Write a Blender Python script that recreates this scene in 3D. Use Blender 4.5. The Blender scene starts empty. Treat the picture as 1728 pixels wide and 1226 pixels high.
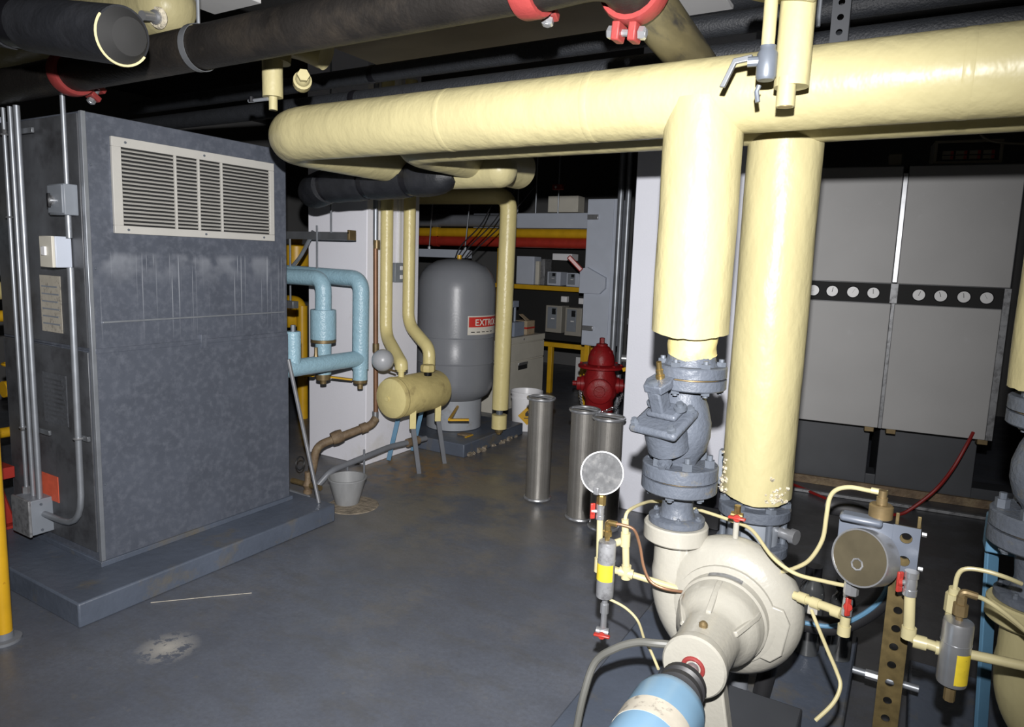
import bpy, bmesh, math, random
from mathutils import Vector, Matrix
random.seed(7)
scene = bpy.context.scene
COL = scene.collection
PI = math.pi
R = math.radians

# ------------------------------------------------------------------ camera, light, exposure
cam_d = bpy.data.cameras.new('camera'); cam_d.sensor_width = 36.0; cam_d.lens = 24.0
cam_d.shift_y = -19.0 / 1728.0; cam_d.clip_start = 0.05
cam = bpy.data.objects.new('camera', cam_d); COL.objects.link(cam)
CAMROT = Matrix.Rotation(R(30.5), 4, 'Z') @ Matrix.Rotation(R(90 - 7.66), 4, 'X') @ Matrix.Rotation(R(2.0), 4, 'Z')
CAMPOS = Vector((0, 0, 1.6))
cam.matrix_world = Matrix.Translation(CAMPOS) @ CAMROT
scene.camera = cam
w = bpy.data.worlds.new('room_ambient'); scene.world = w; w.use_nodes = True
w.node_tree.nodes['Background'].inputs[0].default_value = (1.0, 0.93, 0.82, 1)
w.node_tree.nodes['Background'].inputs[1].default_value = 0.05
# the photographer's flash, on a bracket above the lens
fl = bpy.data.lights.new('camera_flash', 'SPOT'); fl.energy = 860; fl.shadow_soft_size = 0.02
fl.spot_size = R(112); fl.spot_blend = 1.0; fl.color = (1.0, 0.985, 0.98)
flo = bpy.data.objects.new('camera_flash', fl); COL.objects.link(flo)
flo.matrix_world = Matrix.Translation(CAMPOS + (CAMROT @ Vector((0, 0.22, 0.03)))) @ CAMROT @ Matrix.Rotation(R(-1), 4, 'X') @ Matrix.Rotation(R(6), 4, 'Y')
vs = scene.view_settings
vs.view_transform = 'Standard'; vs.look = 'None'; vs.gamma = 1.0; vs.exposure = 0.0; vs.use_curve_mapping = False

# ------------------------------------------------------------------ materials
MATS = {}
def M(name, col, rough=0.5, metal=0.0, var=0.12, vs=6.0, bump=0.0, bs=60.0, dirt=None, stretch=(1, 1, 1), spec=0.5, coat=0.0, bdist=0.02):
    """dirt = (colour, scale, low, high)"""
    m = bpy.data.materials.new(name); m.use_nodes = True; MATS[name] = m
    nt = m.node_tree; N = nt.nodes; L = nt.links
    p = N['Principled BSDF']
    p.inputs['Roughness'].default_value = rough; p.inputs['Metallic'].default_value = metal
    p.inputs['Specular IOR Level'].default_value = spec; p.inputs['Coat Weight'].default_value = coat
    p.inputs['Coat Roughness'].default_value = 0.15
    tc = N.new('ShaderNodeTexCoord'); mp = N.new('ShaderNodeMapping'); mp.inputs['Scale'].default_value = stretch
    L.new(tc.outputs['Object'], mp.inputs['Vector'])
    n1 = N.new('ShaderNodeTexNoise'); n1.inputs['Scale'].default_value = vs; n1.inputs['Detail'].default_value = 6
    L.new(mp.outputs[0], n1.inputs['Vector'])
    r1 = N.new('ShaderNodeMapRange'); r1.inputs[1].default_value = 0.25; r1.inputs[2].default_value = 0.75
    r1.inputs[3].default_value = 1 - var; r1.inputs[4].default_value = 1 + var
    L.new(n1.outputs[0], r1.inputs[0])
    mu = N.new('ShaderNodeMix'); mu.data_type = 'RGBA'; mu.blend_type = 'MULTIPLY'; mu.inputs[0].default_value = 1
    mu.inputs[6].default_value = (*col, 1); L.new(r1.outputs[0], mu.inputs[7])
    out = mu.outputs[2]
    if dirt:
        n2 = N.new('ShaderNodeTexNoise'); n2.inputs['Scale'].default_value = dirt[1]; n2.inputs['Detail'].default_value = 8
        n2.inputs['Roughness'].default_value = 0.65
        L.new(mp.outputs[0], n2.inputs['Vector'])
        r2 = N.new('ShaderNodeMapRange'); r2.inputs[1].default_value = dirt[2]; r2.inputs[2].default_value = dirt[3]
        L.new(n2.outputs[0], r2.inputs[0])
        mx = N.new('ShaderNodeMix'); mx.data_type = 'RGBA'
        L.new(r2.outputs[0], mx.inputs[0]); L.new(out, mx.inputs[6]); mx.inputs[7].default_value = (*dirt[0], 1)
        out = mx.outputs[2]
    L.new(out, p.inputs['Base Color'])
    if bump:
        n3 = N.new('ShaderNodeTexNoise'); n3.inputs['Scale'].default_value = bs; n3.inputs['Detail'].default_value = 4
        L.new(mp.outputs[0], n3.inputs['Vector'])
        bn = N.new('ShaderNodeBump'); bn.inputs['Strength'].default_value = bump; bn.inputs['Distance'].default_value = bdist
        L.new(n3.outputs[0], bn.inputs['Height']); L.new(bn.outputs[0], p.inputs['Normal'])
    m['out'] = 0
    return m

YEL = M('pale_yellow_jacket', (0.385, 0.343, 0.186), 0.38, var=0.05, vs=3, bump=0.55, bs=9, spec=0.3, bdist=0.02, stretch=(1, 1, 0.6))
YELS = M('lightened_far_yellow', (0.66, 0.57, 0.265), 0.35, var=0.06, vs=8, bump=0.15, bs=40)  # pale yellow lightened for the far pipes, making up for weaker flash
YELT = M('cream_tube_paint', (0.46, 0.41, 0.23), 0.35, var=0.06, vs=20)
YELD = M('grimy_pale_yellow', (0.54, 0.45, 0.195), 0.5, var=0.15, vs=9, dirt=((0.17, 0.12, 0.055), 5, 0.56, 0.74), bump=0.15, bs=30)
CREAM = M('cream_pump_paint', (0.335, 0.322, 0.28), 0.3, var=0.05, vs=6, dirt=((0.20, 0.16, 0.10), 7, 0.68, 0.8), coat=0.25, bump=0.08, bs=60)
FLG = M('grey_cast_paint', (0.085, 0.097, 0.120), 0.45, var=0.12, vs=12, dirt=((0.16, 0.14, 0.095), 11, 0.60, 0.74), spec=0.35, bump=0.2, bs=70)
BOLT = M('grey_bolt', (0.11, 0.125, 0.15), 0.4, var=0.1, vs=20, metal=0.2)
BRASS = M('brass', (0.42, 0.30, 0.12), 0.35, metal=0.9, var=0.25, vs=25)
OLDBR = M('tarnished_brass', (0.20, 0.145, 0.07), 0.45, metal=0.5, var=0.3, vs=20)
STEEL = M('bright_steel', (0.46, 0.47, 0.49), 0.30, metal=0.75, var=0.12, vs=20)
CONDUIT = M('galvanised_conduit', (0.30, 0.32, 0.35), 0.42, metal=0.6, var=0.15, vs=12)
ALU = M('dull_aluminium', (0.25, 0.255, 0.265), 0.45, metal=0.3, var=0.2, vs=14, dirt=((0.11, 0.11, 0.115), 26, 0.48, 0.66))
ALUY = M('yellowed_steel_case', (0.085, 0.072, 0.045), 0.42, metal=0.3, var=0.2, vs=18)
BLK = M('black_insulation', (0.012, 0.013, 0.016), 0.5, var=0.25, vs=9, bump=0.4, bs=14, dirt=((0.024, 0.025, 0.029), 4, 0.5, 0.8), spec=0.35)
BLKP = M('black_foam_pipe', (0.017, 0.019, 0.023), 0.6, var=0.2, vs=30, bump=0.3, bs=120)
BLKG = M('black_gloss', (0.008, 0.008, 0.010), 0.3, var=0.2, spec=0.3)
BLKM = M('bare_black_steel', (0.014, 0.0125, 0.0115), 0.5, var=0.35, vs=7, spec=0.3, dirt=((0.034, 0.028, 0.022), 6, 0.5, 0.75), bump=0.15, bs=80, metal=0.2)
DIRTY = M('dirty_oversprayed_pipe', (0.10, 0.085, 0.045), 0.45, var=0.3, vs=9, dirt=((0.03, 0.028, 0.025), 6, 0.48, 0.62), stretch=(3, .6, 3))
REDC = M('red_coupling_paint', (0.21, 0.032, 0.03), 0.5, spec=0.25, var=0.08, vs=10, bump=0.1)
REDH = M('hydrant_red', (0.22, 0.009, 0.011), 0.42, spec=0.25, var=0.2, vs=8, bump=0.15, bs=40, dirt=((0.16, 0.03, 0.025), 6, 0.55, 0.75))
REDV = M('red_handle', (0.32, 0.03, 0.022), 0.35, var=0.1)
REDP = M('red_pipe_paint', (0.36, 0.03, 0.018), 0.45, var=0.15, vs=14, dirt=((0.42, 0.22, 0.02), 60, 0.66, 0.7))
YELP = M('safety_yellow', (0.60, 0.34, 0.012), 0.4, var=0.12, vs=10, dirt=((0.30, 0.10, 0.01), 50, 0.66, 0.72))
BLU = M('light_blue_jacket', (0.30, 0.47, 0.56), 0.32, var=0.08, vs=30, bump=0.25, bs=70)
BLUM = M('motor_blue', (0.15, 0.26, 0.37), 0.3, var=0.08, vs=8)
COP = M('copper_tube', (0.22, 0.115, 0.065), 0.45, metal=0.4, var=0.2, vs=10)
RUST = M('corroded_pipe', (0.16, 0.11, 0.065), 0.65, var=0.4, vs=14, dirt=((0.25, 0.19, 0.11), 9, 0.5, 0.7), bump=0.3)
GRYP = M('grey_pipe_paint', (0.17, 0.18, 0.20), 0.4, var=0.12, vs=8)
TANK = M('tank_grey', (0.185, 0.195, 0.215), 0.33, spec=0.35, var=0.06, vs=4, bump=0.03)
TANKB = M('tank_skirt_grey', (0.32, 0.34, 0.37), 0.4, var=0.08, vs=6, dirt=((0.2, 0.17, 0.12), 5, 0.6, 0.8))
PANG = M('panel_grey', (0.48, 0.52, 0.60), 0.4, var=0.05, vs=6)
BOX2 = M('enclosure_grey', (0.20, 0.22, 0.25), 0.4, var=0.08, vs=9)
BEIG = M('beige_enamel', (0.60, 0.575, 0.50), 0.45, var=0.08, vs=5)
BOIL = M('boiler_panel_enamel', (0.39, 0.387, 0.383), 0.5, spec=0.2, var=0.05, vs=3, dirt=((0.46, 0.46, 0.47), 5.5, 0.62, 0.8))
BOILB = M('boiler_base_paint', (0.06, 0.064, 0.072), 0.45, var=0.12, vs=5)
WHT = M('white_enamel', (0.66, 0.66, 0.66), 0.4, var=0.04)
WHTP = M('white_plastic', (0.80, 0.80, 0.82), 0.35, var=0.04)
OFFW = M('off_white_grille_enamel', (0.44, 0.43, 0.40), 0.45, var=0.04, vs=10)
GLOBE = M('frosted_globe', (0.36, 0.37, 0.39), 0.35, var=0.08, vs=7)
RUB = M('black_rubber', (0.02, 0.02, 0.022), 0.5, var=0.2)
DUSTG = M('dusty_gauge_glass', (0.075, 0.077, 0.08), 0.62, spec=0.15, var=0.35, vs=45, dirt=((0.13, 0.13, 0.13), 38, 0.5, 0.65))
DARK = M('dark_void', (0.010, 0.010, 0.010), 0.8, var=0.1)
PAPER = M('paper_label', (0.40, 0.37, 0.31), 0.7, var=0.1, vs=30, dirt=((0.22, 0.2, 0.17), 45, 0.55, 0.65))
ORNG = M('orange_tag', (0.62, 0.10, 0.045), 0.6, var=0.15, vs=30)
PLATE = M('dark_data_plate', (0.075, 0.08, 0.09), 0.35, var=0.3, vs=60)
CONC = M('painted_concrete_pad', (0.082, 0.098, 0.130), 0.42, var=0.15, vs=5, dirt=((0.13, 0.115, 0.085), 4, 0.55, 0.72), bump=0.15, bs=25)
CHIP = M('chipped_concrete', (0.24, 0.20, 0.15), 0.8, var=0.4, vs=20, bump=0.5, bs=40)
RAWC = M('raw_insulation', (0.52, 0.47, 0.36), 0.85, var=0.35, vs=30, bump=0.8, bs=50)
GOLDP = M('gold_chromate_strut', (0.115, 0.085, 0.035), 0.45, metal=0.3, var=0.35, vs=40)
STRUT = M('galvanised_strut', (0.19, 0.20, 0.215), 0.4, metal=0.6, var=0.15, vs=12)
BRKT = M('grey_bracket', (0.10, 0.115, 0.145), 0.4, var=0.08)
CORD = M('red_cord', (0.24, 0.014, 0.012), 0.45, var=0.1)
BLUH = M('blue_hose', (0.10, 0.22, 0.34), 0.4, var=0.12)
GRYH = M('grey_hose', (0.11, 0.11, 0.10), 0.5, var=0.2)
YLAB = M('yellow_label', (0.62, 0.47, 0.03), 0.5, var=0.1, vs=40, dirt=((0.12, 0.09, 0.02), 90, 0.62, 0.68))
DUCT = M('buff_duct', (0.50, 0.43, 0.30), 0.6, var=0.1, vs=3)
CEILP = M('white_board', (0.60, 0.60, 0.60), 0.7, var=0.04)
GLASSB = M('dark_glass', (0.055, 0.058, 0.06), 0.08, var=0.3, coat=1.0)
VFDM = M('drive_case_grey', (0.30, 0.285, 0.25), 0.45, var=0.08)
LCD = M('display_dark', (0.015, 0.017, 0.02), 0.2, var=0.2)
REDL = M('red_led_key', (0.35, 0.03, 0.03), 0.4, var=0.1)
KEY = M('panel_key', (0.25, 0.22, 0.16), 0.5, var=0.1)
FOAM = M('bucket_grey', (0.24, 0.245, 0.25), 0.55, var=0.1, vs=12, stretch=(3, 3, .5))
CARD = M('carton', (0.42, 0.33, 0.22), 0.7, var=0.15, vs=15, dirt=((0.40, 0.12, 0.05), 30, 0.62, 0.66))
LBLUE = M('pale_blue_plastic', (0.26, 0.30, 0.38), 0.4, var=0.08)
TEXTW = M('white_lettering', (0.62, 0.60, 0.55), 0.6, var=0.02)
TEXTD = M('dark_lettering', (0.02, 0.02, 0.02), 0.6, var=0.02)
STKR = M('red_sticker', (0.48, 0.025, 0.018), 0.5, var=0.05)
STKW = M('white_sticker', (0.58, 0.55, 0.49), 0.6, var=0.05)
WALLW = M('white_wall_paint', (0.62, 0.63, 0.69), 0.55, var=0.03, vs=2.5, bump=0.06, bs=90, dirt=((0.50, 0.49, 0.48), 1.6, 0.58, 0.8))
WALLP = M('lightened_pier_white', (0.80, 0.80, 0.86), 0.6, var=0.03, vs=2.5, bump=0.06, bs=90, dirt=((0.62, 0.60, 0.56), 1.8, 0.6, 0.8))  # pillar white with extra light put into the colour, flash is weaker here
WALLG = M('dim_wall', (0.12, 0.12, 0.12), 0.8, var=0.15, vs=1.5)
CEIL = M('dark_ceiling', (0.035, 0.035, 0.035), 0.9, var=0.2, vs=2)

def galv_mat():
    m = M('galvanised_sheet', (0.108, 0.121, 0.152), 0.42, metal=0.35, var=0.14, vs=5, bump=0.03, bs=60,
          dirt=((0.158, 0.173, 0.21), 28, 0.46, 0.70))
    nt = m.node_tree; N = nt.nodes; L = nt.links; p = N['Principled BSDF']
    old = p.inputs['Base Color'].links[0].from_socket
    tc = N.new('ShaderNodeTexCoord')
    sx = N.new('ShaderNodeSeparateXYZ'); L.new(tc.outputs['Object'], sx.inputs[0])
    # lime streaks that ran down from the grille
    mp = N.new('ShaderNodeMapping'); mp.inputs['Scale'].default_value = (1, 110, 0.9); L.new(tc.outputs['Object'], mp.inputs[0])
    n = N.new('ShaderNodeTexNoise'); n.inputs['Scale'].default_value = 1.0; n.inputs['Detail'].default_value = 1.5
    L.new(mp.outputs[0], n.inputs['Vector'])
    thr = N.new('ShaderNodeMapRange'); thr.inputs[1].default_value = 0.63; thr.inputs[2].default_value = 0.66; L.new(n.outputs[0], thr.inputs[0])
    za = N.new('ShaderNodeMapRange'); za.inputs[1].default_value = 1.03; za.inputs[2].default_value = 1.32; L.new(sx.outputs[2], za.inputs[0])
    zb = N.new('ShaderNodeMapRange'); zb.inputs[1].default_value = 1.47; zb.inputs[2].default_value = 1.44; L.new(sx.outputs[2], zb.inputs[0])
    a = N.new('ShaderNodeMath'); a.operation = 'MULTIPLY'; L.new(za.outputs[0], a.inputs[0]); L.new(zb.outputs[0], a.inputs[1])
    b = N.new('ShaderNodeMath'); b.operation = 'MULTIPLY'; L.new(a.outputs[0], b.inputs[0]); L.new(thr.outputs[0], b.inputs[1])
    # pale bloom just below the grille
    zc = N.new('ShaderNodeMapRange'); zc.inputs[1].default_value = 1.30; zc.inputs[2].default_value = 1.42; L.new(sx.outputs[2], zc.inputs[0])
    c = N.new('ShaderNodeMath'); c.operation = 'MULTIPLY'; L.new(zc.outputs[0], c.inputs[0]); L.new(zb.outputs[0], c.inputs[1])
    n2 = N.new('ShaderNodeTexNoise'); n2.inputs['Scale'].default_value = 9; L.new(tc.outputs['Object'], n2.inputs['Vector'])
    t2 = N.new('ShaderNodeMapRange'); t2.inputs[1].default_value = 0.42; t2.inputs[2].default_value = 0.62; t2.inputs[4].default_value = 0.6; L.new(n2.outputs[0], t2.inputs[0])
    d = N.new('ShaderNodeMath'); d.operation = 'MULTIPLY'; L.new(c.outputs[0], d.inputs[0]); L.new(t2.outputs[0], d.inputs[1])
    e = N.new('ShaderNodeMath'); e.operation = 'MAXIMUM'; L.new(d.outputs[0], e.inputs[0]); L.new(b.outputs[0], e.inputs[1])
    mx = N.new('ShaderNodeMix'); mx.data_type = 'RGBA'; L.new(e.outputs[0], mx.inputs[0]); L.new(old, mx.inputs[6])
    mx.inputs[7].default_value = (0.32, 0.34, 0.38, 1)
    L.new(mx.outputs[2], p.inputs['Base Color'])
    return m
GALV = galv_mat()
GALVD = M('galvanised_side_sheet', (0.10, 0.105, 0.115), 0.42, metal=0.35, var=0.2, vs=9, bump=0.03, dirt=((0.05, 0.05, 0.055), 7, 0.5, 0.7))

def perf_mat():
    m = M('perforated_stainless', (0.34, 0.325, 0.30), 0.36, metal=0.7, var=0.12, vs=9)
    nt = m.node_tree; N = nt.nodes; L = nt.links; p = N['Principled BSDF']
    old = p.inputs['Base Color'].links[0].from_socket
    tc = N.new('ShaderNodeTexCoord'); v = N.new('ShaderNodeTexVoronoi'); v.inputs['Scale'].default_value = 260
    v.inputs['Randomness'].default_value = 0.15
    L.new(tc.outputs['Object'], v.inputs['Vector'])
    t = N.new('ShaderNodeMapRange'); t.inputs[1].default_value = 0.40; t.inputs[2].default_value = 0.25; t.inputs[4].default_value = 0.75; L.new(v.outputs['Distance'], t.inputs[0])
    mx = N.new('ShaderNodeMix'); mx.data_type = 'RGBA'; L.new(t.outputs[0], mx.inputs[0]); L.new(old, mx.inputs[6]); mx.inputs[7].default_value = (0.05, 0.05, 0.048, 1)
    L.new(mx.outputs[2], p.inputs['Base Color'])
    return m
PERF = perf_mat()

def floor_mat():
    m = bpy.data.materials.new('worn_grey_floor_paint'); m.use_nodes = True
    nt = m.node_tree; N = nt.nodes; L = nt.links; p = N['Principled BSDF']
    tc = N.new('ShaderNodeTexCoord')
    def noise(scale, det=7, rough=0.6, st=None):
        n = N.new('ShaderNodeTexNoise'); n.inputs['Scale'].default_value = scale; n.inputs['Detail'].default_value = det; n.inputs['Roughness'].default_value = rough
        if st:
            mp = N.new('ShaderNodeMapping'); mp.inputs['Scale'].default_value = st; L.new(tc.outputs['Object'], mp.inputs[0]); L.new(mp.outputs[0], n.inputs['Vector'])
        else: L.new(tc.outputs['Object'], n.inputs['Vector'])
        return n.outputs[0]
    def rng(s, a, b, c=0.0, d=1.0):
        r = N.new('ShaderNodeMapRange'); L.new(s, r.inputs[0])
        for i, v in zip((1, 2, 3, 4), (a, b, c, d)): r.inputs[i].default_value = v
        return r.outputs[0]
    def mul(a, b, op='MULTIPLY'):
        q = N.new('ShaderNodeMath'); q.operation = op; L.new(a, q.inputs[0])
        if isinstance(b, float): q.inputs[1].default_value = b
        else: L.new(b, q.inputs[1])
        return q.outputs[0]
    def mix(f, a, b):
        x = N.new('ShaderNodeMix'); x.data_type = 'RGBA'; L.new(f, x.inputs[0])
        for i, v in ((6, a), (7, b)):
            if isinstance(v, tuple): x.inputs[i].default_value = (*v, 1)
            else: L.new(v, x.inputs[i])
        return x.outputs[2]
    def blob(cx, cy, r0, r1):
        d = N.new('ShaderNodeVectorMath'); d.operation = 'DISTANCE'; L.new(tc.outputs['Object'], d.inputs[0]); d.inputs[1].default_value = (cx, cy, 0)
        return rng(d.outputs['Value'], r1, r0)
    base = mix(rng(noise(1.6), 0.35, 0.65), (0.092, 0.102, 0.128), (0.130, 0.144, 0.176))
    base = mix(rng(noise(3.5, 9, .7, (1, 2.2, 1)), 0.50, 0.66, 0, 0.55), base, (0.10, 0.098, 0.092))
    base = mix(rng(noise(7), 0.5, 0.72, 0, 0.5), base, (0.085, 0.09, 0.10))
    base = mix(rng(noise(55, 5, 0.7), 0.35, 0.65, 0, 0.45), base, (0.075, 0.08, 0.095))
    base = mix(rng(noise(16, 8, 0.75), 0.60, 0.70, 0, 0.6), base, (0.155, 0.145, 0.125))
    # bare, sandy patch round the tank pad and the yellow vessel
    z = mul(blob(-2.75, 4.1, 0.4, 1.7), rng(noise(2.4, 9, 0.72), 0.42, 0.54))
    base = mix(mul(z, 0.9), base, (0.19, 0.165, 0.12))
    z2 = mul(blob(-3.15, 4.0, 0.15, 0.65), rng(noise(11, 8, 0.7), 0.42, 0.56))
    base = mix(z2, base, (0.26, 0.17, 0.08))
    z3 = mul(blob(-2.3, 3.3, 0.4, 2.0), rng(noise(3.3, 9, 0.72), 0.52, 0.64))
    base = mix(mul(z3, 0.7), base, (0.15, 0.14, 0.125))
    # small chips down to pale concrete
    ch = rng(noise(26, 6, 0.75), 0.70, 0.73)
    base = mix(ch, base, (0.30, 0.28, 0.24))
    ch2 = mul(blob(-2.47, 1.53, 0.0, 0.13), rng(noise(9, 6, 0.7, (1.6, 1.6, 1)), 0.45, 0.50))
    base = mix(ch2, base, (0.42, 0.40, 0.36))
    # dark brown ground under the boilers and the second pump
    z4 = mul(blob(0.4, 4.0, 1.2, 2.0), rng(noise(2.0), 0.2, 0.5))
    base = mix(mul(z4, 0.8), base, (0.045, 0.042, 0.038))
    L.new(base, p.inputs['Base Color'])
    L.new(rng(noise(5), 0.3, 0.7, 0.28, 0.5), p.inputs['Roughness'])
    bn = N.new('ShaderNodeBump'); bn.inputs['Strength'].default_value = 0.2; bn.inputs['Distance'].default_value = 0.01
    L.new(noise(18), bn.inputs['Height']); L.new(bn.outputs[0], p.inputs['Normal'])
    return m
FLOOR = floor_mat()

# ------------------------------------------------------------------ geometry helpers
def fillet(pts, rad, n=5):
    pts = [Vector(p) for p in pts]; out = [pts[0]]
    for i in range(1, len(pts) - 1):
        a, b, c = pts[i - 1], pts[i], pts[i + 1]
        d1, d2 = (a - b), (c - b)
        k = min(rad, d1.length * .49, d2.length * .49)
        p, q = b + d1.normalized() * k, b + d2.normalized() * k
        # circular-ish arc
        for j in range(n + 1):
            t = j / n
            out.append(p * (1 - t) ** 2 + b * 2 * t * (1 - t) * 0.94 + (p + q) * 0.5 * 2 * t * (1 - t) * 0.06 + q * t ** 2)
    out.append(pts[-1]); return out
def spline(pts, n=6):
    P = [Vector(p) for p in pts]; out = []
    for i in range(len(P) - 1):
        p0 = P[max(i - 1, 0)]; p1 = P[i]; p2 = P[i + 1]; p3 = P[min(i + 2, len(P) - 1)]
        for j in range(n):
            t = j / n
            out.append(0.5 * ((2 * p1) + (p2 - p0) * t + (2 * p0 - 5 * p1 + 4 * p2 - p3) * t * t + (3 * p1 - p0 - 3 * p2 + p3) * t ** 3))
    out.append(P[-1]); return out
def frame(d):
    d = Vector(d).normalized()
    u = d.orthogonal().normalized() if abs(d.z) > 0.9 else Vector((0, 0, 1)).cross(d).normalized()
    return u, d.cross(u).normalized(), d
class B:
    def __init__(s): s.bm = bmesh.new()
    def ring(s, c, u, v, r, n, ph=0.0): return [s.bm.verts.new(c + u * (r * math.cos(2 * PI * (i / n) + ph)) + v * (r * math.sin(2 * PI * (i / n) + ph))) for i in range(n)]
    def bridge(s, a, b):
        n = len(a)
        for i in range(n): s.bm.faces.new((a[i], a[(i + 1) % n], b[(i + 1) % n], b[i]))
    def tube(s, pts, r, seg=14, cap=True):
        P = [Vector(p) for p in pts]; rr = r if isinstance(r, (list, tuple)) else [r] * len(P)
        u, v, d = frame(P[1] - P[0]); rings = []
        for i, p in enumerate(P):
            t = (P[min(i + 1, len(P) - 1)] - P[max(i - 1, 0)])
            if t.length < 1e-9: t = d
            t = t.normalized(); q = d.rotation_difference(t); u = q @ u; v = q @ v; d = t
            rings.append(s.ring(p, u, v, rr[i], seg))
        for a, b in zip(rings, rings[1:]): s.bridge(a, b)
        if cap:
            s.bm.faces.new(list(reversed(rings[0]))); s.bm.faces.new(rings[-1])
        return s
    def lathe(s, prof, o=(0, 0, 0), axis=(0, 0, 1), seg=24, ph=0.0):
        o = Vector(o); u, v, d = frame(axis); prev = None
        for i, (r, h) in enumerate(prof):
            c = o + d * h
            if r < 1e-6: cur = s.bm.verts.new(c)
            else: cur = s.ring(c, u, v, r, seg, ph)
            if prev is not None:
                if isinstance(prev, list) and isinstance(cur, list): s.bridge(prev, cur)
                elif isinstance(cur, list):
                    for k in range(seg): s.bm.faces.new((prev, cur[(k + 1) % seg], cur[k]))
                elif isinstance(prev, list):
                    for k in range(seg): s.bm.faces.new((prev[k], prev[(k + 1) % seg], cur))
            elif isinstance(cur, list): s.bm.faces.new(list(reversed(cur)))
            prev = cur
        if isinstance(prev, list): s.bm.faces.new(prev)
        return s
    def shell(s, prof, o=(0, 0, 0), axis=(0, 0, 1), seg=24):   # open profile, no caps
        o = Vector(o); u, v, d = frame(axis); prev = None
        for r, h in prof:
            cur = s.ring(o + d * h, u, v, r, seg)
            if prev: s.bridge(prev, cur)
            prev = cur
        return s
    def obox(s, c, size, rot=None):
        c = Vector(c); m = rot if rot else Matrix.Identity(3); q = []
        for z in (-.5, .5):
            for x, y in ((-.5, -.5), (.5, -.5), (.5, .5), (-.5, .5)):
                q.append(s.bm.verts.new(c + m @ Vector((x * size[0], y * size[1], z * size[2]))))
        for f in ((3, 2, 1, 0), (4, 5, 6, 7), (0, 1, 5, 4), (1, 2, 6, 5), (2, 3, 7, 6), (3, 0, 4, 7)): s.bm.faces.new([q[i] for i in f])
        return s
    def box(s, lo, hi): return s.obox([(a + b) / 2 for a, b in zip(lo, hi)], [abs(b - a) for a, b in zip(lo, hi)])
    def beam(s, a, b, wd, ht):   # rectangular bar from a to b
        a = Vector(a); b = Vector(b); u, v, d = frame(b - a)
        return s.obox((a + b) / 2, (wd, ht, (b - a).length), Matrix((u, v, d)).transposed())
    def prism(s, poly, o, u, v, n, t):
        o, u, v, n = Vector(o), Vector(u).normalized(), Vector(v).normalized(), Vector(n).normalized()
        a = [s.bm.verts.new(o + u * x + v * y) for x, y in poly]; b = [s.bm.verts.new(o + u * x + v * y + n * t) for x, y in poly]
        s.bm.faces.new(a); s.bm.faces.new(list(reversed(b))); k = len(poly)
        for i in range(k): s.bm.faces.new((a[i], b[i], b[(i + 1) % k], a[(i + 1) % k]))
        return s
    def torus(s, c, axis, Rm, r, seg=24, sec=8, a0=0.0, a1=2 * PI):
        c = Vector(c); u, v, d = frame(axis); full = abs(a1 - a0 - 2 * PI) < 1e-6; rings = []
        k = seg if full else seg + 1
        for i in range(k):
            t = a0 + (a1 - a0) * i / seg; e = u * math.cos(t) + v * math.sin(t)
            rings.append(s.ring(c + e * Rm, e, d, r, sec))
        for i in range(len(rings) - 1): s.bridge(rings[i], rings[i + 1])
        if full: s.bridge(rings[-1], rings[0])
        else: s.bm.faces.new(list(reversed(rings[0]))); s.bm.faces.new(rings[-1])
        return s
    def ball(s, c, r, seg=20, rings=12, sc=(1, 1, 1)):
        m = Matrix.Translation(Vector(c)) @ Matrix.Diagonal((sc[0], sc[1], sc[2], 1))
        bmesh.ops.create_uvsphere(s.bm, u_segments=seg, v_segments=rings, radius=r, matrix=m); return s
    def hole_strip(s, o, u, v, n, wd, pitch, count, hr, t, seg=16):
        """a strip of plate along v with a round hole in each cell; o = middle of the start edge"""
        o, u, v, n = Vector(o), Vector(u).normalized(), Vector(v).normalized(), Vector(n).normalized()
        ca_ = math.atan2(pitch / 2, wd / 2); ang = []
        for q0, q1 in ((-ca_, ca_), (ca_, PI - ca_), (PI - ca_, PI + ca_), (PI + ca_, 2 * PI - ca_)):
            ang += [q0 + (q1 - q0) * j / 4 for j in range(4)]
        for k in range(count):
            c = o + v * (pitch * (k + .5)); lay = []
            for z in (0, t):
                inn, out = [], []
                for a in ang:
                    ca, sa = math.cos(a), math.sin(a)
                    q = min((wd / 2) / max(abs(ca), 1e-6), (pitch / 2) / max(abs(sa), 1e-6))
                    inn.append(s.bm.verts.new(c + n * z + u * (hr * ca) + v * (hr * sa)))
                    out.append(s.bm.verts.new(c + n * z + u * (q * ca) + v * (q * sa)))
                lay.append((inn, out))
            (i0, o0), (i1, o1) = lay
            s.bridge(i0, o0); s.bridge(o1, i1); s.bridge(i1, i0); s.bridge(o0, o1)
        return s
    def obj(s, name, mat, parent=None, bev=0.0, sharp=35, tri=False):
        bm = s.bm
        off = Vector((0, 0, 0)); q = parent
        while q is not None: off += q.location; q = q.parent
        if parent is not None: bmesh.ops.translate(bm, verts=bm.verts, vec=-off)
        bmesh.ops.recalc_face_normals(bm, faces=bm.faces)
        me = bpy.data.meshes.new(name); bm.to_mesh(me); bm.free()
        me.materials.append(mat)
        for p in me.polygons: p.use_smooth = True
        me.set_sharp_from_angle(angle=R(sharp))
        o = bpy.data.objects.new(name, me); COL.objects.link(o); o.parent = parent
        if bev:
            md = o.modifiers.new('bevel', 'BEVEL'); md.width = bev; md.segments = 2; md.limit_method = 'ANGLE'; md.angle_limit = R(40)
        return o
def tag(o, label, cat, group=None):
    o['label'] = label; o['category'] = cat
    if group: o['group'] = group
    return o
def thing(name, label, cat, loc, group=None):
    e = bpy.data.objects.new(name, None); COL.objects.link(e); e.location = loc; e.empty_display_size = 0.05
    return tag(e, label, cat, group)
def struct(o): o['kind'] = 'structure'; return o
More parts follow.
